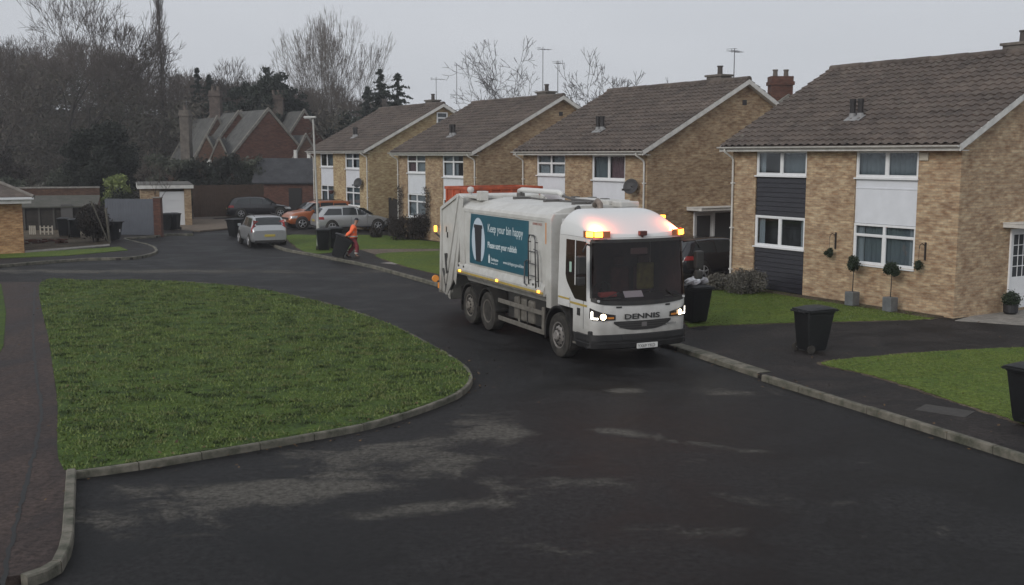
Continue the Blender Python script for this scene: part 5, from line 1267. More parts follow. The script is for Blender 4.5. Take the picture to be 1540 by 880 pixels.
W2 = [((-1.78, -.72, .66), (-1.45, -.70, .90)), ((-.66, .18, .65), (-.64, .14, .935)), ((.24, 1.2, .645), (.20, .58, .92))]
c_ = Vector(G(524, 349.5, .1)); l_, r_ = car_at((c_.x, c_.y + .9, .11), (D2.x, D2.y * .7))
make_car('silver_car', 'silver estate car parked side on before the farthest house, facing right', l_, r_, 4.35, 1.80, 1.50, SILV2, hatch, W2, (.72, .57), (.035, .10), (-1.30, 1.38), .33)
c_ = Vector(G(474, 345, .1)); l_, r_ = car_at((c_.x, c_.y + 1.2, .11), (-D2.x, -D2.y * 1.0))
make_car('orange_car', 'metallic orange off-road style car facing left on the drive', l_, r_, 4.3, 1.82, 1.66, ORNG, boxy, W2, (.72, .60), (.04, .095), (-1.28, 1.36), .35, clad=pm('grey_cladding', (.035, .035, .037), .6), roof_rail=True)
l_, r_ = car_at((-18.2, 76.5, .05), (.93, .36))
make_car('black_car', 'black hatchback parked before the brick outbuilding, tail to the left', l_, r_, 4.5, 1.82, 1.52, BLKP, hatch, W2, (.72, .57), (.035, .10), (-1.33, 1.42), .33)
l_, r_ = car_at((7.35, 38.6, .1), (D2.x, D2.y))
make_car('black_car', 'black car on the drive beside the nearest house, behind the truck cab', l_, r_, 4.3, 1.80, 1.50, BLKP, hatch, W2, (.72, .57), (.035, .10), (-1.30, 1.38), .33)

# ------------------------------------------------------------------ the workman
def skin(name, pts, edges, rad, mat, parent, root=0, sub=2):
    me = bpy.data.meshes.new(name); me.from_pydata(pts, edges, []); me.materials.append(mat)
    o = bpy.data.objects.new(name, me); COL.objects.link(o); o.parent = parent
    md = o.modifiers.new('skin', 'SKIN'); md.use_smooth_shade = True
    if not me.skin_vertices: raise RuntimeError('no skin layer')
    for i, r_ in enumerate(rad):
        sv = me.skin_vertices[0].data[i]; sv.radius = r_ if isinstance(r_, tuple) else (r_, r_); sv.use_root = (i == root)
    s = o.modifiers.new('sub', 'SUBSURF'); s.levels = sub; s.render_levels = sub
    return o
mg = G(531, 387.5, .1)
MAN = thing('person', 'workman in an orange hi-vis jacket and dark cap pulling a wheelie bin', 'person', (mg[0], mg[1], .1), R(8)); MAN.scale = (.95, .95, .95)
SKN = pm('skin', (.36, .20, .14), .6); HIV = pm('hi_vis_orange', (1.0, .16, .05), .6, var=.12, vs=8); MAR = pm('maroon_trousers', (.20, .030, .040), .7, var=.2, vs=6)
pts = [(0, 0, .95), (.02, 0, 1.12), (.05, 0, 1.34), (.08, 0, 1.45), (.13, 0, 1.52), (.17, 0, 1.60), (.19, 0, 1.69), (.18, 0, 1.76)]
ed = [(i, i + 1) for i in range(7)]; rad = [(.13, .10), (.13, .10), (.15, .10), (.10, .08), .052, (.075, .08), (.085, .095), (.06, .07)]
for s in (-1, 1):
    n = len(pts); pts += [(.06, s * .20, 1.41), (-.08, s * .27, 1.16), (-.33, s * .20, .99), (-.38, s * .19, .97)]; ed += [(3, n), (n, n + 1), (n + 1, n + 2), (n + 2, n + 3)]; rad += [.055, .042, .030, (.042, .022)]
    n = len(pts); k = .20 if s < 0 else .04; fx = .14 if s < 0 else -.26; pts += [(0.02, s * .09, .88), (k, s * .11, .49), (fx, s * .11, .10), (fx + .14, s * .12, .05)]; ed += [(0, n), (n, n + 1), (n + 1, n + 2), (n + 2, n + 3)]; rad += [.09, .058, .04, .035]
bo = skin('body', pts, ed, rad, SKN, MAN)
for s in (-1, 1):     # hands close around the bar of the bin
    for f_ in range(4):
        y = s * (.165 + .018 * f_); L_ = (.030, .034, .032, .026)[f_]
        q = MB(); q.path([(-.39, y, .975), (-.415 - L_ * .4, y, .985), (-.435 - L_ * .5, y, .965), (-.43, y, .94), (-.41, y, .935)], [.010, .010, .009, .008, .006], 6); q.build('finger', pm('work_glove', (.03, .03, .03), .8), bo, smooth=True)
    q = MB(); q.path([(-.36, s * .155, .965), (-.385, s * .145, .95), (-.41, s * .15, .942)], [.013, .011, .008], 6); q.build('thumb', pm('work_glove', (.03, .03, .03), .8), bo, smooth=True)
# jacket: torso and sleeves
pts = [(.0, 0, .82), (.01, 0, 1.02), (.04, 0, 1.24), (.06, 0, 1.41), (.09, 0, 1.49)]; ed = [(0, 1), (1, 2), (2, 3), (3, 4)]; rad = [(.235, .20), (.235, .195), (.235, .19), (.17, .15), (.095, .09)]
for s in (-1, 1):
    n = len(pts); pts += [(.05, s * .22, 1.39), (-.08, s * .28, 1.16), (-.29, s * .21, 1.01)]; ed += [(3, n), (n, n + 1), (n + 1, n + 2)]; rad += [.10, .085, .07]
jk = skin('jacket', pts, ed, rad, HIV, MAN)
SILVT = pm('reflective_tape', (.45, .46, .42), .4)
for z in (.98, 1.18):
    q = MB(); n = 28; P = [[(.015 + (.212 if z < 1.1 else .20) * math.cos(2 * math.pi * k / n), (.232 if z < 1.1 else .222) * math.sin(2 * math.pi * k / n), z + d) for k in range(n + 1)] for d in (-.028, .028)]; q.grid(P); q.build('reflective_band', SILVT, jk, smooth=True)
pts = [(0.0, 0, .93)]; ed = []; rad = [(.17, .14)]
for s in (-1, 1):
    k = .20 if s < 0 else .04; fx = .14 if s < 0 else -.26; n = len(pts); pts += [(0.03, s * .10, .82), (k, s * .11, .49), (fx, s * .11, .16)]; ed += [(0, n), (n, n + 1), (n + 1, n + 2)]; rad += [.13, .105, .095]
tr_ = skin('trousers', pts, ed, rad, MAR, MAN)
for s in (-1, 1):
    fx = .14 if s < 0 else -.26; q = MB(); q.lathe([(.086, .19), (.088, .25)], 16, Matrix.Translation((fx + .01, s * .11, 0))); q.lathe([(.086, .29), (.088, .34)], 16, Matrix.Translation((fx + .02, s * .11, 0))); q.build('reflective_band', SILVT, tr_)
    bt = skin('boot', [(fx - .02, s * .11, .14), (fx - .02, s * .11, .06), (fx + .10, s * .12, .05), (fx + .18, s * .12, .04)], [(0, 1), (1, 2), (2, 3)], [.062, (.06, .055), (.052, .045), (.04, .03)], pm('boot_dark', (.05, .035, .028), .7), MAN)
q = MB(); P = []
for i in range(7):
    a = math.pi / 2 * i / 6; P.append([(.185 + .098 * math.cos(a) * math.cos(2 * math.pi * j / 20), .092 * math.cos(a) * math.sin(2 * math.pi * j / 20), 1.71 + .10 * math.sin(a)) for j in range(21)])
q.grid(P); q.add([(.22, -.08, 1.72), (.36, -.05, 1.695), (.38, 0, 1.695), (.36, .05, 1.695), (.22, .08, 1.72), (.22, .08, 1.735), (.36, .05, 1.71), (.38, 0, 1.71), (.36, -.05, 1.71), (.22, -.08, 1.735)], [(0, 1, 2, 3, 4), (5, 6, 7, 8, 9), (1, 8, 7, 2), (2, 7, 6, 3)])
q.build('cap', pm('dark_cap', (.015, .017, .024), .8), MAN, smooth=True, auto=50)
fc = MB()
for s in (-1, 1): fc.lathe([(.0, -.006), (.012, -.003), (.012, .003), (0, .006)], 8, Matrix.Translation((.268, s * .032, 1.675)) @ Matrix.Rotation(R(90), 4, 'Y'))
fc.build('eye', pm('eye', (.05, .04, .04), .3), bo)
fc = MB(); fc.tube((.265, 0, 1.675), (.292, 0, 1.645), .011, .016, 6); fc.tube((.272, -.022, 1.612), (.272, .022, 1.612), .007, n=6); [fc.lathe([(.0, -.01), (.02, -.008), (.022, .008), (0, .01)], 8, Matrix.Translation((.18, s * .092, 1.66)), 'y') for s in (-1, 1)]; fc.build('face', SKN, bo, smooth=True)
# the bin he pulls, tipped back on its wheels toward him
cb, sb = math.cos(R(8)), math.sin(R(8)); bx = -.76
pb = make_bin('black wheelie bin tipped back and pulled along by the workman', (mg[0] + cb * (bx), mg[1] + sb * bx, .1), R(8) - math.pi / 2, group='black wheelie bins')
# tilt about the axle
pb.rotation_mode = 'XYZ'; tl = R(26); pb.rotation_euler = (-tl, 0, R(8) - math.pi / 2)

# ------------------------------------------------------------------ street furniture and garden things
lg = G(479, 370, .1); LP = thing('street_lamp', 'tall pale grey lamp post with flat head, at the kerb by the parked cars', 'street lamp', (lg[0], lg[1], .1))
LPM = pm('lamp_post_grey', (.42, .42, .40), .5, var=.1)
q = MB(); q.tube((0, 0, 0), (0, 0, 1.1), .085, n=12); q.tube((0, 0, 1.1), (0, 0, 1.2), .085, .055, 12); q.tube((0, 0, 1.2), (-.12, 0, 6.16), .055, .042, 12); q.build('post', LPM, LP, smooth=True, auto=40)
q = MB(); q.box(-.55, -.14, 6.14, .02, .14, 6.24); q.box(-.14, -.05, 6.10, -.08, .05, 6.16); q.build('lamp_head', pm('lamp_head', (.5, .5, .48), .4), LP, bevel=.03)
q = MB(); q.box(-.52, -.11, 6.115, -.2, .11, 6.14); q.build('lens', pm('lamp_lens', (.35, .35, .34), .2), LP)
q = MB(); q.box(-.06, -.088, .5, .06, -.082, .95); q.build('hatch_door', LPM, LP)

c_ = Vector((-1.72, 42.6)); OC = thing('orange_container', 'tall open-topped orange steel container standing behind the truck body', 'container', (c_.x, c_.y, .1), math.atan2(D2.y, D2.x))
OM = pm('orange_steel', (.42, .085, .035), .55, var=.3, vs=3)
q = MB(); W_, Dp, Hh = 3.45, 2.0, 3.12
q.box(0, 0, .5, W_, .05, Hh - .12); q.box(0, Dp - .05, .5, W_, Dp, Hh - .12); q.box(.001, .05, .5, .05, Dp - .05, Hh - .12); q.box(W_ - .05, .05, .5, W_, Dp - .05, Hh - .12); q.box(.05, .05, .5, W_ - .05, Dp - .05, .56); q.build('container_side', OM, OC)
q = MB(); q.box(-.04, -.05, Hh - .12, W_ + .04, .08, Hh); q.box(-.04, Dp - .08, Hh - .12, W_ + .04, Dp + .04, Hh); q.box(-.04, .08, Hh - .12, .08, Dp - .08, Hh); q.box(W_ - .08, .08, Hh - .12, W_ + .04, Dp - .08, Hh); q.build('top_rim', OM, OC, bevel=.01)
q = MB()
for i in range(8): x = .0 + (W_ - .08) * i / 7; q.box(x, -.05, .45, x + .08, -.001, Hh - .121)
for i in range(4): y = .1 + (Dp - .3) * i / 3; q.box(-.05, y, .45, -.001, y + .08, Hh - .121)
q.box(-.02, -.045, 2.55, W_, -.002, 2.62); q.build('rib', OM, OC)
q = MB(); q.box(.2, .2, 0, .5, Dp - .2, .5); q.box(W_ - .5, .2, 0, W_ - .2, Dp - .2, .5); q.box(1.4, .3, .1, 2.0, Dp - .3, .5); q.build('skid', DARK, OC)

for (px, py, lb) in ((591, 396, 'grey utility cover in the pavement beyond the truck'), (1421, 618, 'dark utility cover in the pavement at the right of the road')):
    x, y = G(px, py, .1); o = MB().box(-.42, -.28, -.02, .42, .28, .007).build('utility_cover', pm('cover_grey' if px < 800 else 'cover_dark', (.22, .2, .18) if px < 800 else (.034, .031, .028), .7, var=.3, vs=8)); o.location = (x, y, .1); o.rotation_euler.z = R(-40); tag(o, lb, 'manhole cover')

b = MB(); wa = at_house(0, -7.4, -.45); wb = at_house(0, -.3, -.55); wc = at_house(0, -.3, 0.0); wd = at_house(0, -7.4, 0.0); b.prism([wa[:2], wb[:2], wc[:2], wd[:2]], .05, .128); struct(b.build('border_soil', EARTH))
# topiary standards in square zinc planters
def topiary(px, py, h, label, off):
    x, y = G(px, py, .13); t = thing('topiary_tree', label, 'potted plant', (x, y, .13), HRZ, 'potted topiary standards')
    q = MB(); q.prism([(-.15, -.15), (.15, -.15), (.15, .15), (-.15, .15)], 0, .40); zn = q.build('planter', pm('zinc_planter', (.16, .17, .18), .5, .3, var=.2, vs=5), t, bevel=.012)
    q = MB(); q.tube((0, 0, .35), (.02, 0, h - .15), .016, .012, 7); q.build('stem', BARK, t)
    rg = np.random.default_rng(off); v, f = leaf_cloud([(0, 0, h, .19)] + [(rg.normal(0, .09), rg.normal(0, .09), h + rg.normal(0, .09), .10) for _ in range(9)], 2600, .030, rg, .95); npmesh('crown', v, f, LF_TO, t); return t
topiary(1281, 459, 1.22, 'ball-headed topiary in a grey planter, left one by the white-panelled bay', 4)
topiary(1338, 468, 1.22, 'ball-headed topiary in a grey planter, right one nearer the house corner', 5)
for x, z, lb, sd in ((-4.18, 1.42, 'dark leafy ball hanging left of the nearest house window', 6), (-.98, 1.34, 'dark leafy ball hanging between the nearest house window and corner', 7)):
    t = wall_bracket(x, z, lb); rg = np.random.default_rng(sd); v, f = leaf_cloud([(0, -.26, z, .13)] + [(rg.normal(0, .05), -.26, z + rg.normal(0, .06), .07) for _ in range(5)], 1300, .024, rg, 1); npmesh('foliage', v, f, LF_TO, t)
p_ = at_house(0, .35, 2.0, .12); q = MB(); t = thing('door_shrub', 'dark clipped shrub in a round pot beside the front door', 'potted plant', (p_[0], p_[1], .12))
q.lathe([(.14, 0), (.19, .05), (.20, .26), (.17, .27)], 16); q.build('pot', pm('dark_pot', (.02, .02, .022), .5), t); rg = np.random.default_rng(3); v, f = leaf_cloud([(0, 0, .40, .24)], 2200, .03, rg, .95); npmesh('foliage', v, f, LF_TO, t)
x, y = G(1416, 475, .12); q = MB(); q.path([(0, 0, 0), (0, 0, .34), (.03, 0, .40), (.08, .02, .40)], .03, 10); o = q.build('stand_pipe', pm('cream_pipe', (.60, .58, .50), .5), smooth=True); o.location = (x, y, .12); tag(o, 'short cream plastic pipe rising at the foot of the house corner', 'pipe')
bush('grey_shrub', 'low grey-brown shrub at the left foot of the nearest house', 'shrub', (*G(1122, 441, .12), .12), .85, .7, .40, LF_GY, 9000, .035, 21, .26, rz_=HRZ)
bush('grey_shrub', 'small grey-brown shrub beside the downpipe of the nearest house', 'shrub', (*G(1078, 436, .12), .12), .42, .4, .27, LF_GY, 4000, .035, 22, .2)
bush('clipped_hedge', 'dark brown clipped hedge in front of the white panels, left of truck', 'hedge', (*G(621, 360, .12), .12), 1.1, .7, .60, LF_BR, 12000, .045, 23, .42, box=True, rz_=HRZ + 1.57)
bush('low_shrub', 'small dark rounded shrub at the left end of the clipped hedge', 'shrub', (*G(566, 357, .12), .12), .38, .36, .28, LF_BR, 2500, .04, 24, .2)

# dark boarded gate and fence between the two far houses
def board_fence(name, label, cat, p0, p1, h, mat, bw=.15, z=0.0, post=True, gap=.008, vary=.0):
    a = Vector(p0); b = Vector(p1); L = (b - a).length; t = thing(name, label, cat, (a.x, a.y, z), math.atan2((b - a).y, (b - a).x))
    q = MB(); r = random.Random(2); x = 0
    while x < L - .02: q.box(x, 0, .03, min(L, x + bw - gap), .022, h + r.uniform(-vary, vary)); x += bw
    q.build('boards', mat, t); q = MB(); [q.box(0, .023, zz, L, .07, zz + .08) for zz in (.3, h - .35)]; q.build('rail', mat, t)
    if post:
        x = 0
        while x <= L + .01: MB().box(x - .05, .071, 0, x + .05, .16, h + .04).build('post', mat, t); x += 2.4
    return t
f4 = at_house(3, .05, 1.2); f4b = at_house(3, 2.6, 1.2); 
board_fence('side_gate', 'dark boarded gate across the side passage of the farthest house', 'gate', f4[:2], f4b[:2], 1.85, pm('gate_black', (.018, .016, .015), .8, var=.3), z=.1, vary=.08)
f3 = at_house(2, -HW - .5, 2.0); 
sp = thing('side_porch', 'dark boarded side porch with white sloping edge beside the trellis wall', 'porch', (f3[0], f3[1], .05), HRZ)
q = MB(); q.box(-1.25, 0, 0, .45, 3, 2.3); q.build('porch_wall', pm('gate_black', (.018, .016, .015), .8), sp); q = MB(); q.prism([(-1.35, 2.34), (.48, 2.58), (.48, 2.68), (-1.35, 2.44)], -.1, 3.1, axis='y'); q.build('porch_roof', WHITE_D, sp)
for x0 in (-HW + .1, -HW + 3.35):      # trellis on the piers of the third house
    t = thing('trellis', 'diamond trellis on the %s pier of the white-panelled third house' % ('left hand' if x0 < -8 else 'middle'), 'trellis', at_house(2, x0, -.03, .1), HRZ)
    q = MB(); n = 9
    for i in range(n):
        z = .5 + i * .22
        q.tube((0, -.02, z), (.55, -.02, z + .5), .014, n=4); q.tube((.55, -.035, z), (0, -.035, z + .5), .014, n=4)
    q.build('lattice', pm('trellis_grey', (.28, .25, .22), .8), t)
    rg = np.random.default_rng(41); v, f = leaf_cloud([(.1 + .35 * rg.random(), -.1, .4 + .12 * _, .22) for _ in range(20)], 700, .04, rg); npmesh('foliage', v, f, LF_BR, t)
q = thing('hanging_basket', 'small dark red basket hanging by the lower window of the farthest house', 'basket', at_house(3, -5.25, -.25, .12), HRZ)
b = MB(); b.lathe([(.02, 1.95), (.14, 2.05), (.17, 2.18), (.15, 2.2)], 12); b.build('basket', pm('basket_red', (.06, .02, .02), .8), q); b = MB(); b.path([(0, 0, 2.2), (0, 0, 2.45), (0, .22, 2.45)], .01, 5); b.build('hook', TK, q)

# aerials
def on_ridge(i, x, dy=.35): p = at_house(i, x, HD / 2 + dy); return p[0], p[1], RZ + .1
x, y, z = on_ridge(0, -1.55, .6); aerial('roof_aerial', x, y, z, 2.3, 'slim aerial mast at the chimney of the nearest house', 5, .3)
x, y, z = on_ridge(1, -1.3, .6); aerial('roof_aerial', x, y, z, 1.25, 'aerial with upright rods on the ridge behind the truck cab', 4, 1.0, .9)
x, y, z = on_ridge(2, -2.6, .6); aerial('roof_aerial', x, y, z, 2.5, 'tallest aerial mast, on the third house ridge before the bare trees', 4, .5, .7)
x, y, z = on_ridge(2, -1.2, .6); aerial('roof_aerial', x, y, z, 1.7, 'shorter aerial mast right of the tallest one on the third house', 3, 1.2, .6)
x, y, z = on_ridge(3, -1.9, .6); aerial('roof_aerial', x, y, z, 1.7, 'aerial with cross rods on the farthest yellow brick house', 5, .4, .9)
x, y, z = on_ridge(3, .2, .9); aerial('roof_aerial', x, y, z, 2.4, 'plain tall aerial mast at the gable peak of the farthest yellow brick house', 2, .2, .3)

# ------------------------------------------------------------------ bungalow at the left edge
bc = Vector(G(37, 381, .1)); BG = thing('bungalow', 'orange brick bungalow with grey tiled roof cut off by the left edge', 'bungalow', (bc.x, bc.y, .1), AL)
q = MB(); q.box(-9, 0, -.2, 0, 7, 2.25); q.build('wall', BUFF2, BG)
q = MB(); q.box(-9.4, -.42, 2.25, .35, 7.4, 2.55); q.build('fascia', WHITE_D, BG, bevel=.01)
q = MB(); q.box(-9.4, -.52, 2.42, .45, -.43, 2.53); q.build('gutter', WHITE, BG, bevel=.02)
q = MB(); e = .5; A_ = [(-9.5, -e, 2.55), (e - .05, -e, 2.55), (e - .05, 7.5, 2.55), (-9.5, 7.5, 2.55)]; B1, B2 = (-5.8, 3.5, 4.5), (-3.4, 3.5, 4.5)
q.add(A_ + [B1, B2], [(0, 1, 5, 4), (1, 2, 5), (2, 3, 4, 5), (3, 0, 4)])
rf = q.build('roof', TILE, BG); q = MB(); q.tube(A_[1], B2, .09, n=8); q.tube(A_[0], B1, .09, n=8); q.tube(B1, B2, .09, n=8); q.build('hip_tiles', pm('hip_tile', (.17, .155, .14), .9, var=.2), rf)

# ------------------------------------------------------------------ garden, gate and garage on the far left
def slab(name, label, cat, px0, px1, pyb, h, depth, mat, z=.05, group=None):
    a = Vector(G(px0, pyb[0], z)); b = Vector(G(px1, pyb[1], z)); L = (b - a).length
    t = thing(name, label, cat, (a.x, a.y, z), math.atan2((b - a).y, (b - a).x), group); q = MB(); q.box(0, 0, -.1, L, depth, h); return t, q, L
t, q, L = slab('garden_wall', 'long low dark brick garden wall behind the front garden', 'wall', 20, 152, (340, 338), 2.35, .25, REDB2); q.build('brickwork', REDB2, t); q = MB(); q.box(-.02, -.05, 2.35, L, .3, 2.44); q.build('coping', CONC, t)
t, q, L = slab('lean_to', 'low lean-to shed with mossy grey roof and dark boarded front', 'shed', 36, 146, (348, 346), 1.35, 1.7, DARK); q.build('front_wall', pm('boards_dark', (.028, .024, .02), .9, var=.4), t)
q = MB(); q.prism([(-.2, 1.36), (1.9, 1.95), (1.9, 2.02), (-.2, 1.44)], -.1, L + .1, axis='x'); q.build('roof', pm('mossy_sheet', (.085, .08, .068), .9, col2=(.05, .052, .04), vs=2), t)
for i in range(5): q = MB(); x = L * (i + .02) / 5; q.box(x, -.06, 0, x + .1, -.001, 1.34); q.build('post', pm('post_grey', (.07, .065, .058), .9), t)
q = MB(); q.box(L * .52, -.16, .1, L * .68, -.062, 1.55); q.build('propped_sheet', pm('grey_sheet', (.085, .082, .08), .8), t)
for k, (xa, xb) in enumerate(((44, 52), (60, 78), (116, 126))):
    a = Vector(G(xa, 353, .1)); b = Vector(G(xb, 353, .1)); L = (b - a).length; t = thing('picket_panel', ('short pale picket panel nearest the bungalow', 'wider pale picket panel below the lean-to shed', 'pale picket panel at the right of the lean-to shed')[k], 'picket fence', (a.x, a.y, .1), 0, 'pale picket panels in the garden')
    q = MB(); n = max(3, int(L / .22)); [q.box(L * i / n, 0, 0, L * i / n + .07, .03, .5) for i in range(n + 1)]; q.box(0, .031, .12, L, .05, .18); q.box(0, .031, .36, L, .05, .42); q.build('pickets', pm('picket_cream', (.34, .31, .26), .8), t)
x, y = G(70, 366, .1); rr2 = random.Random(4); t = thing('brick_pile', 'low heap of loose red bricks on the garden soil', 'bricks', (x, y, .1), .2)
q = MB()
for i in range(46):
    M = Matrix.Translation((rr2.uniform(-.9, .9), rr2.uniform(-.25, .25), .04 + .07 * rr2.randint(0, 2))) @ Matrix.Rotation(rr2.uniform(-.5, .5), 4, 'Z'); q.box(-.11, -.05, -.033, .11, .05, .033, M)
q.build('bricks', REDB, t)
bush('brown_shrub', 'tall dark brown shrub beside the weathered post', 'shrub', (*G(144, 364, .1), .1), .75, .7, 1.05, LF_BR, 12000, .07, 31, .4)
x, y = G(165, 366, .1); t = thing('timber_post', 'weathered leaning timber post at the end of the garden', 'post', (x, y, .1)); q = MB(); q.tube((0, 0, 0), (-.12, 0, 1.75), .06, n=6); q.build('post', pm('old_timber', (.11, .10, .08), .9, var=.3), t); q = MB(); q.tube((-.13, .1, .1), (-.9, .2, 2.1), .035, n=5); q.build('stay', pm('old_timber', (.11, .10, .08), .9), t)
a = G(160, 353.5, .1); b = G(233, 354, .1)
gt = board_fence('grey_gate', 'flat blue-grey boarded gate between the shrub and the red brick pillar', 'gate', a, b, 2.0, pm('blue_grey_paint', (.085, .095, .115), .6, var=.1, vs=2), z=.1, post=False)
x, y = G(238, 354, .1); t = thing('brick_pillar', 'red brick pillar between the grey gate and the white garage', 'pillar', (x, y, .1), 0); q = MB(); q.box(-.2, -.05, -.1, .2, .32, 2.05); q.build('brickwork', REDB, t); q = MB(); q.box(-.24, -.09, 2.05, .24, .36, 2.1); q.build('cap', CONC, t)
# garage
a = Vector(G(243, 339.5, .1)); b = Vector(G(289, 339, .1)); L = (b - a).length
t = thing('garage', 'flat-roofed brick garage with white up-and-over door', 'garage', (a.x, a.y, .1), R(20))
q = MB(); q.box(L - .42, 0, -.1, L, 5, 2.3); q.box(-1.15, .1, -.1, -.05, 5, 2.3); q.box(-.049, 2.5, -.1, L - .421, 5, 2.3); q.build('wall', BUFF_C, t)
q = MB(); q.box(-.05, .12, 0, L - .425, .18, 2.12)
for i in range(1, 4): q.box(-.0, .105, .53 * i - .01, L - .46, .118, .53 * i + .01)
q.build('garage_door', pm('garage_white', (.60, .61, .62), .45), t, bevel=.005)
q = MB(); q.prism([(-.15, 2.31), (-.15, 2.52), (5.2, 2.60), (5.2, 2.31)], -1.35, L + .15, axis='x'); q.build('roof', WHITE_D, t)
q = MB(); q.prism([(-.13, 2.525), (-.13, 2.56), (5.2, 2.64), (5.2, 2.605)], -1.33, L + .13, axis='x'); q.build('roof_felt', pm('roof_felt', (.10, .095, .085), .9), t)
a = G(291, 330, .05); b = G(398, 326, .05)
board_fence('timber_fence', 'high dark brown close-boarded fence between garage and outbuilding', 'fence', a, b, 2.35, TIMBER, z=.05, post=False, vary=.02)
q = MB(); a = Vector(a); b = Vector(b); L = (b - a).length; q.box(0, -.12, 0, L, -.02, .14); o = q.build('gravel_board', pm('pale_kerb', (.22, .19, .17), .9)); o.location = (a.x, a.y, .05); o.rotation_euler.z = math.atan2((b - a).y, (b - a).x); tag(o, 'pale low edging board along the foot of the brown fence', 'edging')
# outbuilding with slate roof
x0, _, _ = AT(384, 300, 81); x1, _, _ = AT(480, 300, 81); t = thing('outbuilding', 'long low red brick outbuilding with a dark slate roof', 'outbuilding', (x0, 81, 0)); L = x1 - x0
q = MB(); q.box(0, 0, -.1, L, 4.4, 2.45); q.build('wall', REDB, t)
q = MB(); q.prism([(-.25, 2.42), (2.3, 4.25), (4.7, 2.42), (4.6, 2.3), (2.3, 4.1), (-.2, 2.3)], -.2, L + .2, axis='x'); q.build('roof', SLATE_D, t)
q = MB(); q.box(L - 2.3, -.03, 0, L - 1.3, .0, 2.0); q.build('door', pm('door_black', (.012, .011, .011), .8), t)
for i, (px, py, rx, rz, mt) in enumerate(((255, 276, 2.1, 1.25, LF_SH), (300, 280, 2.1, 1.3, LF_DK), (345, 279, 2.6, 1.5, LF_DK), (383, 280, 1.6, 1.35, LF_SH))):
    bush('garden_bush', ('grey-green bush rising behind the garage roof', 'dark bush behind the left end of the brown fence', 'broad dark evergreen bush behind the middle of the brown fence', 'loose bush against the slate roof of the outbuilding')[i], 'bush', (*AT(px, 300, 80 + i)[:2], 0), rx, 1.6, 2.55 if i != 2 else 2.6, mt, 8000, .11, 50 + i, .7)

# ------------------------------------------------------------------ the old brick house beyond
def gable_wing(parent, x, y, rz, w_, l, ez, rzz, brick=REDB, roof=SLATE, cope=True, name='wing'):
    M = Matrix.Translation((x, y, 0)) @ Matrix.Rotation(rz, 4, 'Z'); q = MB(); q.prism([(-w_ / 2, -.5), (w_ / 2, -.5), (w_ / 2, ez), (0, rzz), (-w_ / 2, ez)], 0, l, M, axis='y'); wl_ = q.build('wall', brick, parent)
    k = (rzz - ez) / (w_ / 2); o = .25
    q = MB(); q.prism([(-w_ / 2 - o, ez - k * o + .03), (0, rzz + .03), (w_ / 2 + o, ez - k * o + .03), (w_ / 2 + o, ez - k * o + .16), (0, rzz + .18), (-w_ / 2 - o, ez - k * o + .16)], .15, l - .1, M, axis='y'); q.build('roof', roof, parent)
    if cope:
        q = MB()
        for yy in (-.06, l - .2): q.prism([(-w_ / 2 - o - .05, ez - k * o), (0, rzz + .05), (w_ / 2 + o + .05, ez - k * o), (w_ / 2 + o + .05, ez - k * o + .26), (0, rzz + .36), (-w_ / 2 - o - .05, ez - k * o + .26)], yy, yy + .26, M, axis='y')
        q.build('coping', pm('coping_stone', (.17, .16, .14), .9, var=.3, vs=4), parent)
    return M
def stack(parent, x, y, z0, z1, w_, d, pots=2, col=None):
    q = MB(); q.box(x - w_ / 2, y - d / 2, z0, x + w_ / 2, y + d / 2, z1 - .5); q.box(x - w_ / 2 - .08, y - d / 2 - .08, z1 - .5, x + w_ / 2 + .08, y + d / 2 + .08, z1 - .3); q.box(x - w_ / 2 - .02, y - d / 2 - .02, z1 - .3, x + w_ / 2 + .02, y + d / 2 + .02, z1)
    c = q.build('chimney', col or REDB2, parent)
    for i in range(pots): q = MB(); px_ = x + (i - (pots - 1) / 2) * w_ * .5; q.lathe([(.15, 0), (.13, .3), (.16, .32), (.16, .4)], 10, Matrix.Translation((px_, y, z1))); q.build('chimney_pot', pm('clay_pot', (.12, .10, .085), .9), c)
OH = thing('old_house', 'rambling old red brick house with steep slate gables and tall chimneys', 'house', (0, 0, 0))
def X_(px, Y): return (px - CX) / FPX * Y
ga = .60
gable_wing(OH, X_(409, 90), 90, ga, 6.6, 6.5, 4.3, 8.1)
gable_wing(OH, X_(362, 93), 93.5, ga, 6.2, 7.0, 4.0, 8.0)
gable_wing(OH, X_(318, 92), 95, ga, 5.4, 6.5, 3.2, 7.6, brick=REDB2)
gable_wing(OH, X_(462, 98), 98, ga, 5.2, 8, 4.6, 8.3)
gable_wing(OH, X_(462, 91), 91.5, ga, 2.4, 4, 4.0, 6.0, brick=REDB2)
gable_wing(OH, X_(320, 90), 89, .15, 1.9, 4, 4.0, 5.9, brick=REDB2); gable_wing(OH, X_(341, 90), 88.5, .15, 1.7, 4, 3.8, 5.7, brick=REDB2)
for px in (317, 336): q = MB(); q.box(X_(px, 88) - .14, 88.0, 2.8, X_(px, 88) + .14, 88.5, 4.1); q.build('window', WHITE_D, OH)
for px, yy in ((446, 233), (466, 236)): x, _, z = AT(px, yy, 89.5); q = MB(); q.box(x - .12, 88.9, z - .5, x + .12, 89.3, z + .4); q.build('vent_pipe', WHITE_D, OH)
stack(OH, X_(285, 90), 90, -.5, 8.2, .75, .9, 1, col=pm('flue_render', (.12, .105, .09), .9, var=.3, vs=3)); OLDC = pm('old_stack', (.12, .095, .08), .9, col2=(.05, .038, .034), vs=2.5); stack(OH, X_(331, 97), 97, 5, 10.2, .95, .9, 2, col=OLDC); stack(OH, X_(424, 101), 101, 5, 10.1, .95, .9, 3, col=OLDC)
x, _, z = AT(281, 172, 90); aerial('house_aerial', x, 90, 7.9, 1.1, 'small aerial on the left chimney of the old brick house', 4, .3, .6)
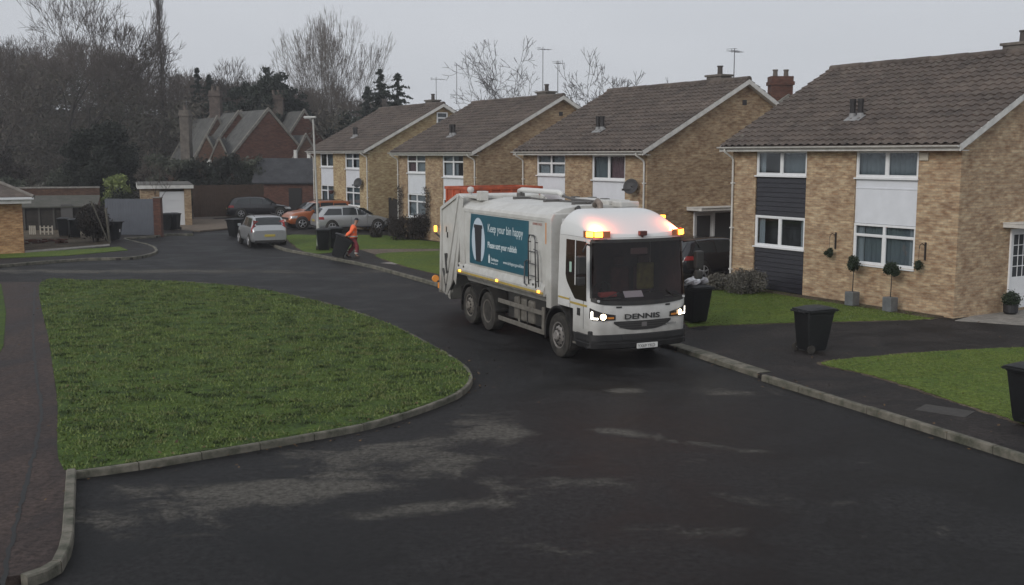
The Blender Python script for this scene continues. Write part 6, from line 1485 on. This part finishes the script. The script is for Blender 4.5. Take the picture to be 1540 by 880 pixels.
# chimney stack of a house beyond the row, at the right
RH = thing('red_house', 'far red brick house showing only its chimney between two yellow roofs', 'house', (0, 0, 0)); gable_wing(RH, X_(1180, 62), 62, .2, 8, 8, 5, 7.6)
stack(RH, X_(1172, 62), 62.8, 6, 9.0, 1.25, .9, 2, col=REDB)

# ------------------------------------------------------------------ trees
def far(px, Y): return X_(px, Y), Y
bush('yew_tree', 'broad very dark evergreen tree behind the garden wall', 'tree', (*far(158, 80), 0), 3.3, 2.6, 4.0, LF_DK, 30000, .11, 61, .62, nc=90)
bush('laurel_bush', 'pale yellow-green bush above the grey gate', 'bush', (*far(177, 70), 0), .95, .9, 1.95, LF_YG, 4200, .10, 62, .42)
bush('dark_bush', 'small black-green bush below the pale bush behind the grey gate', 'bush', (*far(186, 68), 0), .9, .8, 1.3, LF_DK, 4000, .09, 63, .5)
for i, (px, Y, rx, rz, mt) in enumerate(((100, 84, 1.6, 2.0, LF_SH), (55, 82, 1.8, 1.3, LF_GY), (20, 80, 1.5, 1.6, LF_SH), (-5, 86, 3, 3, LF_BR), (235, 82, 1.2, 1.9, LF_BR))):
    bush('undergrowth_bush', ('grey-green bush left of the very dark evergreen', 'dull grey bush behind the garden wall', 'bush behind the bungalow roof', 'tall brown thicket above the bungalow at the left edge', 'thin brown bush right of the very dark evergreen')[i], 'bush', (*far(px, Y), 0), rx, 1.4, rz, mt, 6000, .10, 70 + i, .7)
bare_tree('bare_sapling', 'small leafless sapling standing before the garage roof', (*far(228, 66), 0), 77, 4.1, .05, levels=5, spread=24, up=.5, split=(2, 3), first=.3)
TB_ = dict(group='bare trees at the edge of the wood')
bare_tree('bare_tree', 'great dark leafless tree at the far left edge', (*far(8, 88), 0), 101, 17.5, .42, levels=8, spread=32, up=.22, split=(2, 3), ratio=.80, side=.12, twig_r=.016, **TB_)
bare_tree('bare_tree', 'leafless tree second from the left edge, forked low', (*far(92, 98), 1), 102, 19, .36, levels=8, spread=27, up=.3, split=(2, 3), ratio=.8, side=.12, twig_r=.018, **TB_)
bare_tree('bare_tree', 'leafless tree with fine upright twigs above the dark evergreen', (*far(140, 104), 1), 103, 20, .34, levels=8, spread=25, up=.35, split=(2, 3), ratio=.8, side=.12, twig_r=.018, **TB_)
bare_tree('bare_tree', 'rounded leafless tree on the left slope of the skyline before the poplar', (*far(188, 104), 1), 104, 16.5, .3, levels=8, spread=30, up=.25, split=(2, 3), ratio=.8, side=.12, twig_r=.018, **TB_)
poplar('poplar_tree', 'narrow columnar leafless poplar rising above the wood', (*far(252, 112), 2), 20.5, 105)
bare_tree('bare_tree', 'smaller leafless tree between poplar and dark pines', (*far(350, 112), 2), 106, 12.8, .25, levels=7, spread=26, up=.4, split=(2, 3), side=.1, twig_r=.018, **TB_)
bare_tree('bare_tree', 'leafless tree behind the dark pines', (*far(388, 114), 2), 107, 12.8, .25, levels=7, spread=24, up=.45, split=(2, 3), side=.1, twig_r=.018, **TB_)
# the big fan-shaped tree: several stems from one stool
BT = thing('fan_tree', 'largest leafless tree, a pale fan of upright stems over the far house', 'tree', (*far(492, 108), 0))
allb, alls = [], []
for k in range(9):
    rg = np.random.default_rng(200 + k); a = 6.28 * k / 9; ln = .06 + .17 * rg.random()
    sg = branch_tree(rg, 19, .17, levels=8, spread=15, up=.5, split=(2, 2), ratio=.80, side=.38, first=.16, wander=.06, twig_r=.011)
    top = max(s[1][2] for s in sg); sc_ = rg.uniform(17.2, 19.8) / top; tilt = Matrix.Rotation(ln, 3, Vector((math.cos(a), math.sin(a), 0))); T = np.array(tilt)
    off = np.array([.45 * math.cos(a), .45 * math.sin(a), 0]); sg = [(T @ (s[0] * sc_) + off, T @ (s[1] * sc_) + off, s[2], s[3], s[4]) for s in sg]
    allb += [s for s in sg if s[4] <= 2]; alls += [s for s in sg if s[4] > 2]
v, f = segs_mesh(allb, 6); npmesh('trunk', v, f, BARK_L, BT); v, f = segs_mesh(alls, 3); npmesh('crown', v, f, TWIG_L, BT)
for i, (px, Y, h, r_, lb) in enumerate(((575, 100, 12.4, 5.0, 'dark conifer left of the pair at the right end of the wood'), (601, 98, 11.8, 5.6, 'ragged dark conifer at the right end of the wood'), (556, 102, 10.8, 4.6, 'small conifer behind the fan-shaped tree'),
        (305, 112, 13.4, 3, 'pointed dark conifer on the skyline right of the poplar'), (322, 112, 12.6, 3, 'second pointed conifer on the skyline right of the poplar'))):
    conifer('conifer', lb, (*far(px, Y), 0), h, r_, 300 + i, n=22000, size=.15, ragged=.45, group='conifers of the wood')
for i, (px, Y, rx, h, lb) in enumerate(((372, 104, 2.7, 7.1, 'left dark pine behind the old house'), (412, 102, 3.0, 7.7, 'middle and broadest dark pine behind the old house'), (448, 104, 2.3, 6.7, 'right dark pine, partly behind the fan-shaped tree'), (335, 106, 2.4, 6.4, 'lower dark pine above the old house chimneys'), (520, 102, 2.6, 4.9, 'ivy-dark evergreen behind the fan-shaped tree'), (585, 99, 3.4, 5.0, 'low ragged evergreen below the pair of conifers'), (545, 99, 2.4, 4.6, 'low dark evergreen behind the farthest yellow house roof'))):
    bush('pine_tree', lb, 'tree', (*far(px, Y), 0), rx, 2.4, h * .98, LF_CO, 20000, .14, 320 + i, .60, nc=110, group='dark pines of the wood')
# trees over the middle roofs
TM = dict(bark=pm('far_bark', (.060, .052, .048), .9), twig=pm('far_twig', (.062, .055, .052), .9), group='bare trees beyond the row of houses')
bare_tree('bare_tree', 'leafless tree leaning left beyond the third house roof', (*far(825, 88), 0), 411, 14.2, .34, levels=8, spread=34, up=.12, split=(2, 2), ratio=.80, lean=-.28, side=.55, twig_r=.020, first=.36, **TM)
bare_tree('bare_tree', 'wide-spreading leafless tree right of the leaning one', (*far(858, 88), 0), 423, 13.3, .38, levels=8, spread=32, up=.10, split=(2, 2), ratio=.80, side=.60, twig_r=.020, first=.36, **TM)
bare_tree('bare_tree', 'small leafless tree just above the roof behind the truck cab', (*far(930, 92), 0), 431, 11.0, .24, levels=7, spread=36, up=.08, split=(2, 3), side=.45, twig_r=.02, **TM)
bare_tree('bare_tree', 'low leafless tree with arching boughs over the roof behind the cab', (*far(962, 92), 0), 447, 11.2, .26, levels=7, spread=42, up=.0, split=(2, 3), lean=.25, side=.45, twig_r=.02, **TM)
bare_tree('bare_tree', 'tiny distant leafless tree between the two far gables', (*far(738, 110), 0), 453, 10.2, .16, levels=6, spread=30, up=.2, split=(2, 3), side=.2, **TM)
bare_tree('bare_tree', 'low distant leafless tree right of the tiny one', (*far(845, 112), 0), 457, 10.2, .2, levels=7, spread=36, up=.1, split=(2, 3), side=.2, **TM)

# the wood on the bank: too dense to count
rg = np.random.default_rng(900); protos = []
for k in range(6):
    sg = branch_tree(np.random.default_rng(910 + k), 15, .24, levels=7, spread=27, up=.3, split=(2, 3), ratio=.8, side=.14, twig_r=.020)
    top = max(s[1][2] for s in sg); sg = [(a / top, b / top, c, d, e) for a, b, c, d, e in sg]; protos.append(sg)
VV, FF, o_n = [], [], 0
def skyline(px): return np.interp(px, [-160, 60, 150, 200, 235, 330, 470, 560, 640], [75, 55, 60, 78, 108, 118, 130, 150, 190])
for k in range(84):
    Y = rg.uniform(112, 150); px = rg.uniform(-150, 600); x = X_(px, Y); z0 = hillz(x, Y); h = 4.5 + (CY * 0 + HY - skyline(px) + rg.uniform(-28, 10)) / FPX * Y - z0; h = max(6, h)
    sg = protos[rg.integers(6)]; ang = rg.uniform(0, 6.28); ca, sa = math.cos(ang), math.sin(ang); Rm = np.array([[ca, -sa, 0], [sa, ca, 0], [0, 0, 1]]) * h; off = np.array([x, Y, z0])
    s2 = [(Rm @ a + off, Rm @ b + off, c, d, e) for a, b, c, d, e in sg]; v, f = segs_mesh(s2, 3); VV.append(v); FF.append(f + o_n); o_n += len(v)
o = npmesh('woodland', np.concatenate(VV), np.concatenate(FF), pm('wood_bark', (.13, .105, .088), .9, col2=(.07, .06, .052), vs=.15)); tag(o, 'dense leafless winter wood covering the bank behind the houses', 'woodland', kind='stuff')
cs = []
for k in range(700):
    Y = rg.uniform(98, 150); px = rg.uniform(-160, 600); x = X_(px, Y); z0 = hillz(x, Y); ztop = 4.5 + (HY - skyline(px) - 35) / FPX * Y
    z = z0 + (max(.5, ztop - z0)) * rg.random() ** 1.5 * .92; cs.append((x, Y, z, rg.uniform(1.0, 2.4)))
v, f = leaf_cloud(cs, 150000, .22, rg, .8, .3); o = npmesh('undergrowth', v, f, pm('undergrowth_leaf', (.115, .098, .078), .9, col2=(.050, .050, .038), vs=.22, detail=9)); tag(o, 'dark brown and ivy-green undergrowth filling the wood', 'undergrowth', kind='stuff')

# ------------------------------------------------------------------ damp winter air
hz = MB().box(-240, -30, -1.2, 300, 420, 60).build('haze', None); hz['kind'] = 'stuff'; hz['label'] = 'thin grey winter mist over the whole street'; hz['category'] = 'mist'
hm = bpy.data.materials.new('haze_air'); hm.use_nodes = True; n = hm.node_tree.nodes; n.clear(); ou = n.new('ShaderNodeOutputMaterial'); pv = n.new('ShaderNodeVolumePrincipled')
pv.inputs['Color'].default_value = (.95, .96, 1, 1); pv.inputs['Density'].default_value = .0008; pv.inputs['Anisotropy'].default_value = .2
hm.node_tree.links.new(pv.outputs[0], ou.inputs['Volume']); hz.data.materials.clear(); hz.data.materials.append(hm)
